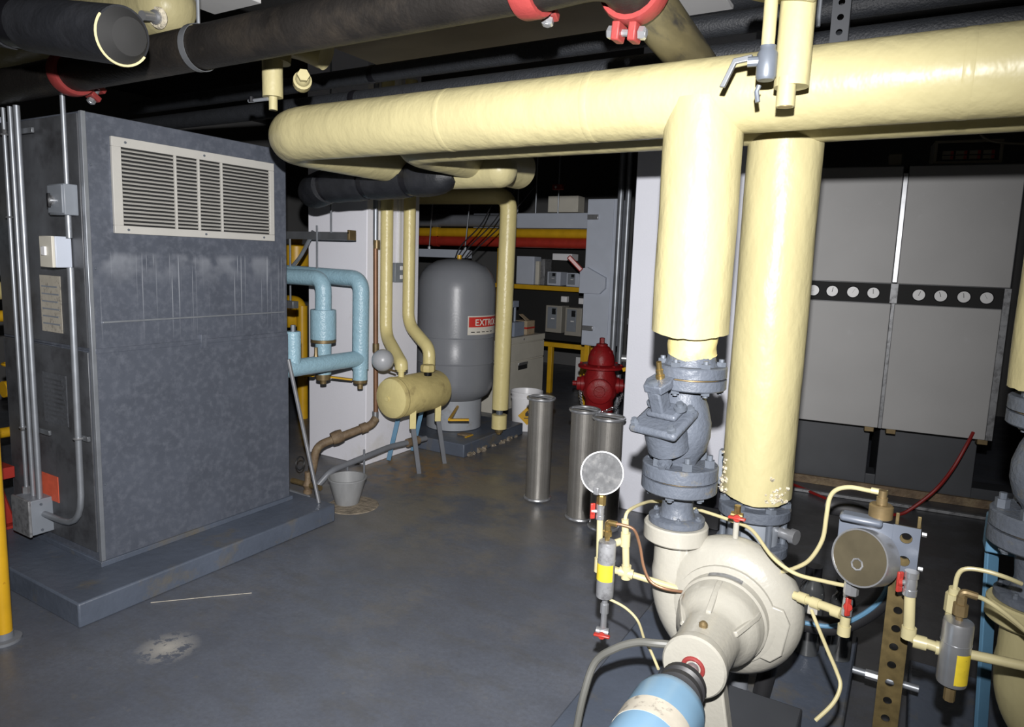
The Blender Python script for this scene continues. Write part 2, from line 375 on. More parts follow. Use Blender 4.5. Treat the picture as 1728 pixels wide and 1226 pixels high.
def bx(name, lo, hi, mat, parent=None, bev=0.003): return B().box(lo, hi).obj(name, mat, parent, bev)
def text_mesh(name, body, size, mat, parent, o, u, v, n, ext=0.0006):
    c = bpy.data.curves.new('t', 'FONT'); c.body = body; c.size = size; c.extrude = ext; c.align_x = 'CENTER'; c.offset = size * .012
    t = bpy.data.objects.new('t', c); COL.objects.link(t)
    me = bpy.data.meshes.new_from_object(t.evaluated_get(bpy.context.evaluated_depsgraph_get()))
    bpy.data.objects.remove(t); bpy.data.curves.remove(c)
    u, v, n = Vector(u).normalized(), Vector(v).normalized(), Vector(n).normalized()
    off = Vector((0, 0, 0)); q = parent
    while q is not None: off += q.location; q = q.parent
    o = Vector(o) - off
    for w_ in me.vertices: w_.co = o + u * w_.co.x + v * w_.co.y + n * w_.co.z
    me.materials.clear(); me.materials.append(mat); me.name = name
    ob = bpy.data.objects.new(name, me); COL.objects.link(ob); ob.parent = parent; return ob
def bolts(parent, c, rad, n, axis, h, r, mat=BOLT, ph=0.3, both=False):
    u, v, d = frame(axis); c = Vector(c)
    for i in range(n):
        a = 2 * PI * i / n + ph; p = c + u * rad * math.cos(a) + v * rad * math.sin(a)
        b = B().lathe([(r, 0), (r, h * .6)], p, d, 6).lathe([(r * .55, h * .6), (r * .55, h)], p, d, 8)
        b.obj('bolt', mat, parent)

# ------------------------------------------------------------------ the setting
struct(bx('floor', (-9, -2.5, -0.12), (3.5, 10, 0), FLOOR, bev=0))
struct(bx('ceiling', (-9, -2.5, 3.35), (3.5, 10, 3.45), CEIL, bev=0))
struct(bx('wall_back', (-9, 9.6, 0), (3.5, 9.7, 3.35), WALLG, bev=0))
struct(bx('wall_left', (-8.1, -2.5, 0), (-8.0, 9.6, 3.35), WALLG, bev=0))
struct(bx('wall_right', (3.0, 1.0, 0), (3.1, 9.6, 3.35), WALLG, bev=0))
struct(bx('wall_left_pier', (-4.13, 3.82, 0), (-3.52, 4.43, 3.35), WALLP, bev=0.006))
struct(bx('wall_center_pillar', (-1.575, 4.12, 0), (-0.915, 4.78, 3.35), WALLW, bev=0.006))
# low kerb and rail in front of the boilers
struct(B().obox((0.35, 5.62, .03), (3.2, .03, .06), Matrix.Rotation(R(7), 3, 'Z')).obj('trim_1', RUST, None, .003))
struct(B().obox((0.35, 5.78, .06), (3.2, .2, .12), Matrix.Rotation(R(7), 3, 'Z')).obj('trim_2', BOILB, None, .005))

# ------------------------------------------------------------------ air handler on its pad
pad = tag(bx('equipment_pad', (-4.3, 1.41, 0), (-2.895, 2.88, 0.11), CONC, bev=.008), 'long grey painted concrete pad under the galvanised air unit', 'pad')
ah = thing('air_handler', 'tall galvanised sheet metal air unit with off-white louvred grille', 'air unit', (-3.5, 2.2, 0.11))
X0, Y0, Y1 = -3.17, 1.66, 2.775
bx('lower_cabinet', (-4.0, Y0, .125), (X0, Y1, 1.125), GALV, ah, .004)
bx('upper_cabinet', (-4.0, Y0 + .003, 1.125), (X0 - .004, Y1 - .003, 2.175), GALV, ah, .004)
bx('side_panel', (-3.98, Y0 - .006, .17), (X0 - .03, Y0 + .01, 1.12), GALVD, ah, .002)
bx('side_panel', (-3.98, Y0 - .004, 1.14), (X0 - .03, Y0 + .01, 2.165), GALVD, ah, .002)
bx('corner_strip', (X0 - .018, Y0 - .004, .125), (X0 + .004, Y0 + .016, 2.175), CONDUIT, ah, .002)
bx('base_flange', (-4.0, Y0 - .012, .11), (X0 + .014, Y1 + .012, .135), CONC, ah, .002)
bx('seam_rib', (X0 - .01, Y0 + .05, 1.252), (X0 + .005, Y1 - .03, 1.260), CONDUIT, ah, .001)
bx('seam_rib', (X0 - .01, Y0 + .012, 1.116), (X0 + .005, Y1 - .012, 1.138), GALV, ah, .001)
bx('clip', (X0 - .01, 2.20, 1.09), (X0 + .006, 2.235, 1.165), GALV, ah, .001)
for z in (.5, 1.0, 1.5, 1.95): B().lathe([(.006, 0), (.004, .004), (0, .005)], (X0, Y0 + .03, z), (1, 0, 0), 8).obj('screw', BOLT, ah)
gy0, gy1, gz0, gz1 = 1.778, 2.675, 1.66, 2.088
gr = bx('grille', (X0 - .004, gy0, gz1 - .042), (X0 + .012, gy1, gz1), OFFW, ah, .002)
bx('frame_rail', (X0 - .004, gy0, gz0), (X0 + .012, gy1, gz0 + .036), OFFW, gr, .002)
bx('frame_stile', (X0 - .004, gy0, gz0 + .036), (X0 + .012, gy0 + .042, gz1 - .042), OFFW, gr, .002)
bx('frame_stile', (X0 - .004, gy1 - .030, gz0 + .036), (X0 + .012, gy1, gz1 - .042), OFFW, gr, .002)
bx('recess', (X0 - .003, gy0 + .04, gz0 + .034), (X0 - .0005, gy1 - .028, gz1 - .04), DARK, gr, 0)
NS = 19; sz0, sz1 = gz0 + .040, gz1 - .046
sl = B().obox((0, 0, 0), (.0115, gy1 - gy0 - .074, .002), Matrix.Rotation(R(40), 3, 'Y')).obj('slat', OFFW, gr)
for i in range(NS):
    s_ = sl if i == 0 else sl.copy()
    if i: COL.objects.link(s_)
    s_.parent = gr; s_.location = Vector((X0 + .0075, (gy0 + gy1) / 2 + .006, sz0 + (sz1 - sz0) * (i + .5) / NS)) - ah.location
me = sl.data
mid = Vector((0, 0, 0))
for v in me.vertices: mid += v.co
mid /= len(me.vertices)
for v in me.vertices: v.co -= mid
for y in (2.082, 2.207, 2.339): bx('mullion', (X0 + .001, y - .005, gz0 + .036), (X0 + .0135, y + .005, gz1 - .042), OFFW, gr, .001)
for y, z in ((1.84, gz1 - .02), (2.24, gz1 - .02), (1.84, gz0 + .018), (2.24, gz0 + .018), (2.60, gz0 + .018)):
    B().lathe([(.006, 0), (.005, .004), (0, .005)], (X0 + .012, y, z), (1, 0, 0), 8).obj('screw', BOLT, gr)
ys = Y0 - .006
plabel = bx('paper_label', (-3.585, ys - .002, 1.19), (-3.40, ys, 1.455), PAPER, ah, 0)
dplate = bx('data_plate', (-3.61, ys - .003, .745), (-3.395, ys, .99), PLATE, ah, 0)
dpl = dplate
for k in range(9): bx('print_line', (-3.595, ys - .0038, .955 - k * .022), (-3.43 + (k % 3) * .012, ys - .003, .963 - k * .022), GALVD, dpl, 0)
plb = plabel
for k in range(6): bx('print_line', (-3.572, ys - .0028, 1.40 - k * .035), (-3.43 + (k % 2) * .012, ys - .002, 1.407 - k * .035), BOX2, plb, 0)
bx('orange_tag', (-3.68, ys - .003, .345), (-3.52, ys, .475), ORNG, ah, 0)

# conduits and boxes on the unit's end
def conduit(name, label, pts, r, mat=CONDUIT, clamp=(), group=None, rad=.09):
    t = thing(name, label, 'conduit', pts[0], group)
    B().tube(fillet(pts, rad), r).obj('tube', mat, t)
    for z in clamp:
        p = Vector((pts[0][0], pts[0][1], z))
        B().torus(p, (0, 0, 1), r + .003, .005, 14, 6).obj('strap', STEEL, t)
    return t
conduit('conduit', 'thin steel conduit, leftmost of three running down the air unit', [(-3.74, 1.61, 2.22), (-3.74, 1.61, .36)], .0095, clamp=(2.1, .70, 1.72))
conduit('conduit', 'steel conduit, middle one of three running down the air unit', [(-3.675, 1.61, 2.22), (-3.675, 1.61, .36)], .011)
conduit('conduit', 'thickest steel conduit of three beside the air unit side panel', [(-3.613, 1.61, 2.22), (-3.613, 1.61, .36)], .014)
for z in (2.11, .70):
    cl = thing('conduit_clamp', 'flat steel clamp bar across three conduits, %s' % ('up near the unit top' if z > 1 else 'low down by the orange tag'), 'clamp', (-3.6, 1.63, z))
    bx('bar', (-3.76, 1.624, z - .012), (-3.52, 1.636, z + .012), STRUT, cl, .002)
    B().lathe([(.009, 0), (.009, .012)], (-3.705, 1.60, z), (0, -1, 0), 6).obj('screw', STEEL, cl)
c4 = conduit('conduit', 'steel conduit dropping past both switch boxes and curving into junction box', [(-3.25, 1.625, 1.50), (-3.262, 1.625, .285), (-3.60, 1.615, .285)], .0145, rad=.16)
B().torus((-3.256, 1.625, .72), (0, 0, 1), .018, .006, 14, 6).obj('strap', STEEL, c4)
bx('strap_ear', (-3.30, 1.636, .708), (-3.20, 1.65, .732), STRUT, c4, .002)
conduit('conduit', 'short conduit rising from the switch box to the black main', [(-3.245, 1.625, 2.42), (-3.245, 1.625, 1.86)], .0105)
conduit('conduit', 'stub conduit between the two switch boxes on air unit', [(-3.247, 1.625, 1.73), (-3.247, 1.625, 1.63)], .013)
sb = thing('disconnect_switch', 'grey disconnect switch box with rotary lever on air unit end', 'switch box', (-3.28, 1.62, 1.726))
bx('enclosure', (-3.343, 1.595, 1.728), (-3.213, 1.654, 1.862), BOX2, sb, .004)
bx('cover', (-3.338, 1.588, 1.735), (-3.218, 1.598, 1.857), BOX2, sb, .003)
B().lathe([(.022, 0), (.022, .008), (.012, .009), (.012, .016)], (-3.295, 1.588, 1.79), (0, -1, 0), 16).obj('dial', STEEL, sb)
bx('lever', (-3.302, 1.566, 1.76), (-3.289, 1.578, 1.82), BLKG, sb, .002)
sb = thing('control_box', 'small beige-faced control box with white thermostat, below disconnect switch', 'control box', (-3.34, 1.6, 1.496))
bx('enclosure', (-3.395, 1.585, 1.498), (-3.287, 1.654, 1.636), PANG, sb, .004)
bx('front_cover', (-3.398, 1.572, 1.498), (-3.290, 1.586, 1.636), BEIG, sb, .003)
bx('thermostat', (-3.37, 1.563, 1.55), (-3.335, 1.573, 1.59), WHTP, sb, .003)
jb = thing('junction_box', 'square grey steel junction box at the foot of three conduits', 'junction box', (-3.67, 1.6, .189))
bx('enclosure', (-3.75, 1.556, .189), (-3.588, 1.66, .364), BOX2, jb, .004)
bx('cover', (-3.754, 1.545, .185), (-3.584, 1.558, .368), ALU, jb, .003)
for z in (.21, .34): B().lathe([(.006, 0), (.006, .005)], (-3.584, 1.60, z), (1, 0, 0), 8).obj('screw', BOLT, jb)
B().lathe([(.02, 0), (.02, .03), (.015, .035)], (-3.74, 1.61, .362), (0, 0, 1), 6).obj('connector', STEEL, jb)

# things at the far left, beside and behind the unit
gp = thing('guard_post', 'yellow pipe guard post with bolted foot at left edge', 'post', (-3.05, 1.2, 0))
B().tube([(-3.05, 1.2, .012), (-3.05, 1.2, .95)], .030).obj('pole', YELP, gp)
B().lathe([(.06, 0), (.06, .012), (.034, .014), (.032, .04)], (-3.05, 1.2, 0), (0, 0, 1), 20).obj('foot', GRYP, gp)
def wall_pipe(name, label, z, r, mat, x=-4.8, y0=1.2, y1=2.7):
    t = thing(name, label, 'pipe', (x, (y0 + y1) / 2, z))
    B().tube([(x, y0, z), (x, y1, z)], r).obj('pipe_run', mat, t)
    B().lathe([(r + .012, -.03), (r + .012, .03)], (x, y1 - .2, z), (0, 1, 0), 16).obj('coupling', mat, t)
    return t
wall_pipe('tan_pipe', 'tan painted pipe above light blue pipe at far left edge', 1.79, .035, YELD)
wall_pipe('light_blue_pipe', 'light blue lagged pipe at far left edge behind conduits', 1.68, .065, BLU)
wall_pipe('dark_pipe', 'dim grey pipe below light blue pipe at left edge', 1.46, .06, GRYP)
wall_pipe('tan_pipe', 'dull tan lagged pipe mid height at far left edge', 1.31, .055, YELD)
wall_pipe('yellow_pipe', 'yellow pipe just below the dull tan pipe, far left', 1.155, .035, YELP)
wall_pipe('yellow_rail', 'lowest yellow rail at far left, knee height', .43, .032, YELP)
wb = thing('wall_box', 'pale grey metal box high behind conduits, far left', 'box', (-4.85, 2.05, 2.1))
bx('case', (-4.95, 1.9, 2.1), (-4.8, 2.08, 2.34), PANG, wb); bx('door', (-4.8, 1.91, 2.11), (-4.79, 2.07, 2.33), PANG, wb)
yv = thing('yellow_valve', 'dim yellow gas valve with stub pipes behind conduits, far left', 'valve', (-4.7, 2.0, .55))
B().lathe([(.05, -.07), (.05, -.05), (.035, -.03), (.06, 0), (.035, .03), (.05, .05), (.05, .07)], (-4.7, 2.0, .72), (0, 1, 0), 16).obj('body', YELP, yv)
B().tube([(-4.7, 2.0, .75), (-4.7, 2.0, .86)], .02).obj('stem', YELP, yv)
B().torus((-4.7, 2.0, .87), (0, 0, 1), .06, .009, 18, 6).obj('handwheel', YELP, yv)
rs = thing('red_stand', 'red painted steel stand leg behind junction box, left edge', 'stand', (-4.05, 1.62, 0.11))
B().beam((-4.05, 1.63, .12), (-4.12, 1.55, .55), .10, .012).obj('gusset', REDV, rs)
B().box((-4.2, 1.5, .40), (-3.92, 1.64, .46)).obj('crossbar', REDV, rs, .004)
B().box((-4.1, 1.58, .11), (-3.98, 1.70, .125)).obj('foot', REDV, rs, .002)

tag(B().tube([(-2.86, 1.70, .003), (-2.70, 1.87, .004), (-2.565, 2.014, .003)], .0018, 6).obj('wire', PAPER), 'thin pale wire lying on the floor before the unit pad', 'wire')

# ------------------------------------------------------------------ overhead headers
def jacket(name, label, pts, r, cat='pipe', mat=YEL, rad=.22, seg=40, bands=(), group=None):
    t = thing(name, label, cat, Vector(pts[0]), group)
    B().tube(fillet(pts, rad, 9), r, seg).obj('pipe_jacket', mat, t)
    return t
HZ = 2.096
h1 = jacket('header_pipe', 'large pale yellow header pipe, nearest overhead', [(-2.46, 3.3, HZ), (-2.46, 2.09, HZ), (1.5, 2.09, HZ)], .109)
for x in (-1.52, -.95, .05): B().lathe([(.1085, -.014), (.1098, -.010), (.1098, .010), (.1085, .014)], (x, 2.09, HZ), (1, 0, 0), 40).obj('jacket_seam', YEL, h1)
h2 = jacket('header_pipe', 'pale yellow return header running just behind the nearest header', [(-2.0, 3.4, 2.108), (-2.0, 2.38, 2.108), (1.5, 2.38, 2.108)], .108)
# dirty branch and black main
bm_ = thing('black_main_pipe', 'bare black steel main running overhead across the upper left', 'pipe', (-2.5, 1.6, 2.305))
B().tube([(-5.2, 1.6, 2.305), (-.93, 1.6, 2.305)], .073, 24).obj('pipe_run', BLKM, bm_)
br = thing('branch_pipe', 'dirty black grooved elbow and branch meeting the near yellow header', 'pipe', (-.7, 1.7, 2.26))
B().tube(fillet([(-.90, 1.6, 2.305), (-.70, 1.6, 2.315), (-.70, 1.78, 2.30)], .1, 6), .076, 22).obj('elbow', BLKM, br)
B().tube([(-.70, 1.76, 2.302), (-.70, 2.46, 2.235)], .068, 22).obj('pipe_run', DIRTY, br)
def coupling(label, c, axis, r, lug=(0, 0, -1), gap=.10):
    t = thing('grooved_coupling', label, 'coupling', c, 'red grooved couplings')
    u, v, d = frame(axis); lug = Vector(lug).normalized(); side = d.cross(lug).normalized()
    c = Vector(c)
    B().lathe([(r, -.03), (r + .014, -.03), (r + .018, -.02), (r + .018, .02), (r + .014, .03), (r, .03)], c, axis, 30).obj('housing', REDC, t)
    for s in (-1, 1):
        p = c + lug * (r + .016)
        B().prism([(-.03, .0), (.03, .0), (.022, .045), (-.022, .045)], p + side * (s * .012), d, lug, side * s, .022).obj('lug', REDC, t, .004)
    q = c + lug * (r + .038)
    B().tube([q - side * .055, q + side * .055], .009, 8).obj('bolt_shank', STEEL, t)
    for s in (-1, 1): B().lathe([(.017, 0), (.017, .014), (.012, .018)], q + side * (s * .036), side * s, 6).obj('nut', STEEL, t)
    return t
coupling('red coupling on the black main close to the dirty branch elbow', (-.925, 1.6, 2.305), (1, 0, 0), .073, (0, 1, -.25))
coupling('red coupling on the dirty branch pipe, largest in view', (-.70, 1.745, 2.303), (0, 1, 0), .072, (-.15, 0, -1))
coupling('darker red coupling on the black main above the air unit', (-3.11, 1.6, 2.305), (1, 0, 0), .073, (0, 1, -.6))
hg = thing('pipe_hanger', 'grey steel strap looped round the black main, upper left', 'hanger', (-2.27, 1.6, 2.305))
B().shell([(.077, -.013), (.0795, -.013), (.0795, .013), (.077, .013), (.077, -.013)], (-2.27, 1.6, 2.305), (1, 0.12, 0), 28).obj('strap', STRUT, hg)
B().tube([(-2.27, 1.6, 2.38), (-2.27, 1.6, 3.34)], .006, 8).obj('rod', CONDUIT, hg)
# upper left: black lagged pipe and yellow pipe
ins = thing('lagged_pipe', 'thick black lagged pipe at the top left corner with torn end', 'pipe', (-2.4, 1.13, 2.25))
LP = [Vector((-3.6, 1.06, 2.49)), Vector((-2.50, 1.115, 2.277)), Vector((-2.40, 1.12, 2.258)), Vector((-1.955, 1.145, 2.176))]
B().tube([LP[0], LP[1]], .078, 28).obj('lagging', BLK, ins)
B().tube([LP[1], LP[2]], [.073, .072], 24).obj('joint_tape', BLKG, ins)
B().tube([LP[2], LP[3]], .078, 28).obj('lagging', BLK, ins)
B().torus(LP[3], LP[3] - LP[2], .077, .0035, 20, 6, R(150), R(330)).obj('torn_edge', YELT, ins)
B().lathe([(.074, -.02), (.073, .0), (.062, .012), (.05, .03), (.02, .036), (0, .037)], LP[3], LP[3] - LP[2], 22).obj('end_wrap', DARK, ins)
yp = thing('yellow_pipe', 'pale yellow pipe end and cap above black main, top left', 'pipe', (-3.2, 1.95, 2.66))
B().tube([(-5.6, 1.95, 2.725), (-3.0, 1.95, 2.66)], .125, 30).obj('pipe_jacket', YEL, yp)
B().lathe([(.125, 0), (.12, .05), (.09, .1), (.04, .125), (0, .13)], (-3.0, 1.95, 2.66), (1, 0, -.02), 30).obj('end_cap', YEL, yp)
B().lathe([(.03, 0), (.03, .03), (.02, .035), (.02, .10)], (-2.93, 1.88, 2.585), (.25, -1, -.25), 12).obj('thermowell', STEEL, yp)
B().torus((-2.93, 1.872, 2.583), (.25, -1, -.25), .035, .012, 18, 6).obj('torn_collar', RAWC, yp)
# air vents hanging below pipes
v1 = thing('drain_valve', 'small pale yellow drain valve hanging left of the header end', 'valve', (-2.30, 1.95, 2.17))
B().lathe([(.04, 0), (.04, .145), (.036, .15)], (-2.305, 1.95, 2.215), (0, 0, 1), 24).obj('sleeve', YEL, v1)
B().lathe([(.017, 0), (.017, .055)], (-2.303, 1.95, 2.165), (0, 0, 1), 16).obj('nipple', YEL, v1)
B().lathe([(.012, 0), (.012, .001)], (-2.303, 1.95, 2.1645), (0, 0, 1), 16).obj('opening', DARK, v1)
B().tube([(-2.31, 1.93, 2.205), (-2.40, 1.91, 2.20)], .007, 8).obj('lever', CONDUIT, v1)
B().lathe([(.012, 0), (.012, .02)], (-2.385, 1.912, 2.195), (0, 0, 1), 10).obj('knob', BLKG, v1)
pl = thing('pipe_plug', 'short pale yellow plugged pipe stub next to the drain valve', 'pipe plug', (-2.2, 2.0, 2.27))
B().lathe([(.036, 0), (.036, .04), (.028, .045), (.028, .07), (.022, .08)], (-2.215, 2.02, 2.275), (.75, -.6, .1), 18).obj('body', YEL, pl)
B().lathe([(.024, 0), (.024, .025)], (-2.153, 1.97, 2.283), (.75, -.6, .1), 6).obj('hex_end', YEL, pl)
ys_ = thing('yellow_elbow', 'shaded pale yellow elbow above the drain valve behind black main', 'pipe', (-2.25, 2.05, 2.4))
B().tube(fillet([(-2.46, 2.05, 2.48), (-2.27, 2.05, 2.45), (-2.16, 2.10, 2.40)], .1), .062, 22).obj('elbow_jacket', YEL, ys_)
B().lathe([(.048, 0), (.048, .1)], (-2.305, 1.98, 2.355), (0, .1, 1), 18).obj('branch', YEL, ys_)
av = thing('air_vent', 'pale yellow air vent pipe with grey ball valve before the header', 'vent', (-.33, 1.85, 2.0))
B().lathe([(.041, 0), (.041, .42)], (-.319, 1.85, 2.045), (0, 0, 1), 26).obj('sleeve', YEL, av)
B().lathe([(.022, 0), (.022, .07)], (-.326, 1.83, 1.995), (0, 0, 1), 18).obj('nipple', YEL, av)
B().lathe([(.0165, 0), (.0165, .001)], (-.326, 1.83, 1.9943), (0, 0, 1), 18).obj('opening', OLDBR, av)
B().lathe([(.075, 0), (.082, .01), (.082, .03), (.07, .04)], (-.355, 1.83, 2.245), (.2, -.2, 1), 28).obj('float_chamber', YEL, av)
B().lathe([(.016, 0), (.016, .16)], (-.372, 1.80, 2.125), (0, 0, 1), 16).obj('drain_line', YEL, av)
B().lathe([(.0, 0), (.019, .0), (.024, .008), (.024, .062), (.019, .07), (.019, .08), (0, .08)], (-.371, 1.80, 2.055), (0, 0, 1), 20).obj('ball_valve', BOLT, av)
B().lathe([(.012, 0), (.012, .03)], (-.385, 1.795, 2.10), (-1, -.2, 0), 10).obj('valve_stem', BOLT, av)
B().prism([(0, 0), (.045, -.005), (.075, -.07), (.062, -.072), (.038, -.018), (0, -.014)], (-.405, 1.79, 2.118), (-1, 0, 0), (0, 0, 1), (0, 1, 0), .012).obj('lever', STRUT, av, .002)
B().tube([(-.385, 1.80, 2.045), (-.39, 1.80, 2.03), (-.385, 1.80, 2.005)], .006, 8).obj('wire_hook', BOLT, av)
# slotted strut hanger
sh = thing('slotted_strut', 'galvanised slotted strut hanger above the near header, right of the air vent', 'strut', (-.33, 2.75, 2.4))
B().hole_strip((-.33, 2.75, 2.36), (1, 0, 0), (0, 0, 1), (0, 1, 0), .055, .05, 14, .011, .004, 12).obj('web', BOILB, sh)
for s in (-1, 1): bx('flange', (-.33 + s * .0275 - .002, 2.752, 2.36), (-.33 + s * .0275 + .002, 2.78, 3.06), BOILB, sh, 0)
B().tube([(-.40, 2.74, 2.46), (-.40, 2.74, 3.3)], .008, 8).obj('rod', CONDUIT, sh)
# dark foam pipes behind
for lab, y, z, r, x0, x1 in (('black foam covered pipe directly above the near header, upper of two', 3.0, 2.598, .046, -5.0, 2.6),
                             ('black foam covered pipe just behind the near header top, lower of two', 2.86, 2.43, .048, -5.0, 2.6),
                             ('thick black pipe at the top right edge behind strut', 3.4, 2.86, .07, -1.2, 2.6)):
    t = thing('foam_covered_pipe', lab, 'pipe', (0, y, z))
    B().tube([(x0, y, z), (x1, y, z)], r, 22).obj('pipe_run', BLKP, t)
    for x in (-2.72, -.55, .6):
        if x0 < x: B().lathe([(r + .002, -.02), (r + .004, 0), (r + .002, .02)], (x, y, z), (1, 0, 0), 22).obj('tape_band', BLKG, t)
tag(bx('duct', (-2.95, 2.9, 2.74), (-1.15, 3.42, 3.1), DUCT, bev=.006), 'buff sheet metal duct overhead behind the black main', 'duct')
tag(bx('ceiling_board', (-1.08, 3.06, 2.78), (-.86, 3.36, 2.80), CEILP), 'small white ceiling board right of the dirty branch pipe', 'board')
tag(bx('ceiling_board', (-3.2, 2.1, 2.78), (-2.85, 2.35, 2.80), CEILP), 'small white ceiling board above the grey strap hanger', 'board')

# black wrapped pipe under the headers
bw = thing('wrapped_pipe', 'black wrapped pipe in taped sections below the headers', 'pipe', (-2.6, 2.9, 2.0))
secs = [((-3.26, 3.02, 1.955), (-2.98, 2.9, 1.985)), ((-2.95, 2.9, 1.99), (-2.68, 2.9, 2.0)), ((-2.64, 2.9, 2.0), (-2.38, 2.9, 2.008)), ((-2.34, 2.9, 2.01), (-2.08, 2.9, 2.02))]
for i, (a, b) in enumerate(secs):
    a, b = Vector(a), Vector(b); n = 7
    pts = [a.lerp(b, k / (n - 1)) for k in range(n)]
    rr = [.096, .101, .1, .099, .1, .101, .096]
    if i == 3: rr = [.094, .1, .1, .098, .092, .075, .035]
    if i == 0: rr = [.05, .085, .098, .1, .1, .1, .095]
    B().tube(pts, rr, 26).obj('wrap_section', BLK, bw)
for a, b in zip(secs, secs[1:]): B().tube([a[1], b[0]], .09, 22).obj('tape_joint', BLKG, bw)
for x, z in ((-2.82, 2.09), (-2.45, 2.1)): B().obox((x, 2.87, z), (.11, .05, .02), Matrix.Rotation(R(20), 3, 'X')).obj('torn_patch', RAWC, bw, .004)
ye = jacket('yellow_elbow_pipe', 'pale yellow elbow at right end of the black wrapped pipe', [(-2.16, 2.97, 2.05), (-1.86, 2.97, 2.05)], .093, rad=.12, seg=28)
B().lathe([(.093, 0), (.089, .03), (.070, .062), (.038, .082), (0, .088)], (-1.86, 2.97, 2.05), (1, 0, 0), 28).obj('end_cap', YEL, ye)
dp = thing('drop_pipe', 'pale yellow drop pipe before the grey tank with capped end', 'pipe', (-2.975, 4.9, .12))
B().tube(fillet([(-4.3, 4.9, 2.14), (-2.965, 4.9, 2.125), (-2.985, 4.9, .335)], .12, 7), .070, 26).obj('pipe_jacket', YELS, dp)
B().lathe([(.03, .26), (.03, .35)], (-2.99, 4.9, 0), (0, 0, 1), 14).obj('inner_pipe', BOLT, dp)
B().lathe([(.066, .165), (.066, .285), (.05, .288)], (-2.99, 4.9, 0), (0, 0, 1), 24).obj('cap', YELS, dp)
B().lathe([(.03, .13), (.036, .14), (.036, .168)], (-2.99, 4.9, 0), (0, 0, 1), 12).obj('bushing', OLDBR, dp)
B().lathe([(.016, .112), (.022, .115), (.022, .132)], (-2.99, 4.9, 0), (0, 0, 1), 10).obj('drain_cock', BRASS, dp)

# ------------------------------------------------------------------ risers, valves and pumps
def sleeve(c, r, z0, z1, jag, name, mat, parent, seg=44, th=.03, wob=0.0):
    b = B(); rnd = random.Random(int(c[0] * 1000)); c = Vector(c); n = 14; prev = None
    prof = [(r - th, z1)] + [(r, z1 - (z1 - z0) * k / n) for k in range(n + 1)] + [(r - th, z0), (r - th, z0 + .1)]
    jz = [rnd.uniform(-1, 1) * jag for _ in range(seg)]
    for i, (rr, z) in enumerate(prof):
        ring = []
        for k in range(seg):
            a = 2 * PI * k / seg
            dz = jz[k] * .3 + jag * 1.3 * math.sin(a * 2 + 1) if i in (n + 1, n + 2) else 0
            w_ = rr + wob * math.sin(3 * a + i * .9) * .5
            ring.append(b.bm.verts.new((c.x + w_ * math.cos(a), c.y + w_ * math.sin(a), z + dz)))
        if prev: b.bridge(prev, ring)
        prev = ring
    return b.obj(name, mat, parent)
def flange_pair(parent, c, z0, z1, r, gap=.003):
    zm = (z0 + z1) / 2
    B().lathe([(r - .004, z0), (r, z0 + .004), (r, zm - gap), (r - .006, zm - gap)], (c[0], c[1], 0), (0, 0, 1), 40).obj('flange', FLG, parent)
    B().lathe([(r - .012, zm - gap), (r - .012, zm + gap)], (c[0], c[1], 0), (0, 0, 1), 40).obj('gasket', OLDBR, parent)
    B().lathe([(r - .006, zm + gap), (r, zm + gap), (r, z1 - .004), (r - .004, z1)], (c[0], c[1], 0), (0, 0, 1), 40).obj('flange', FLG, parent)
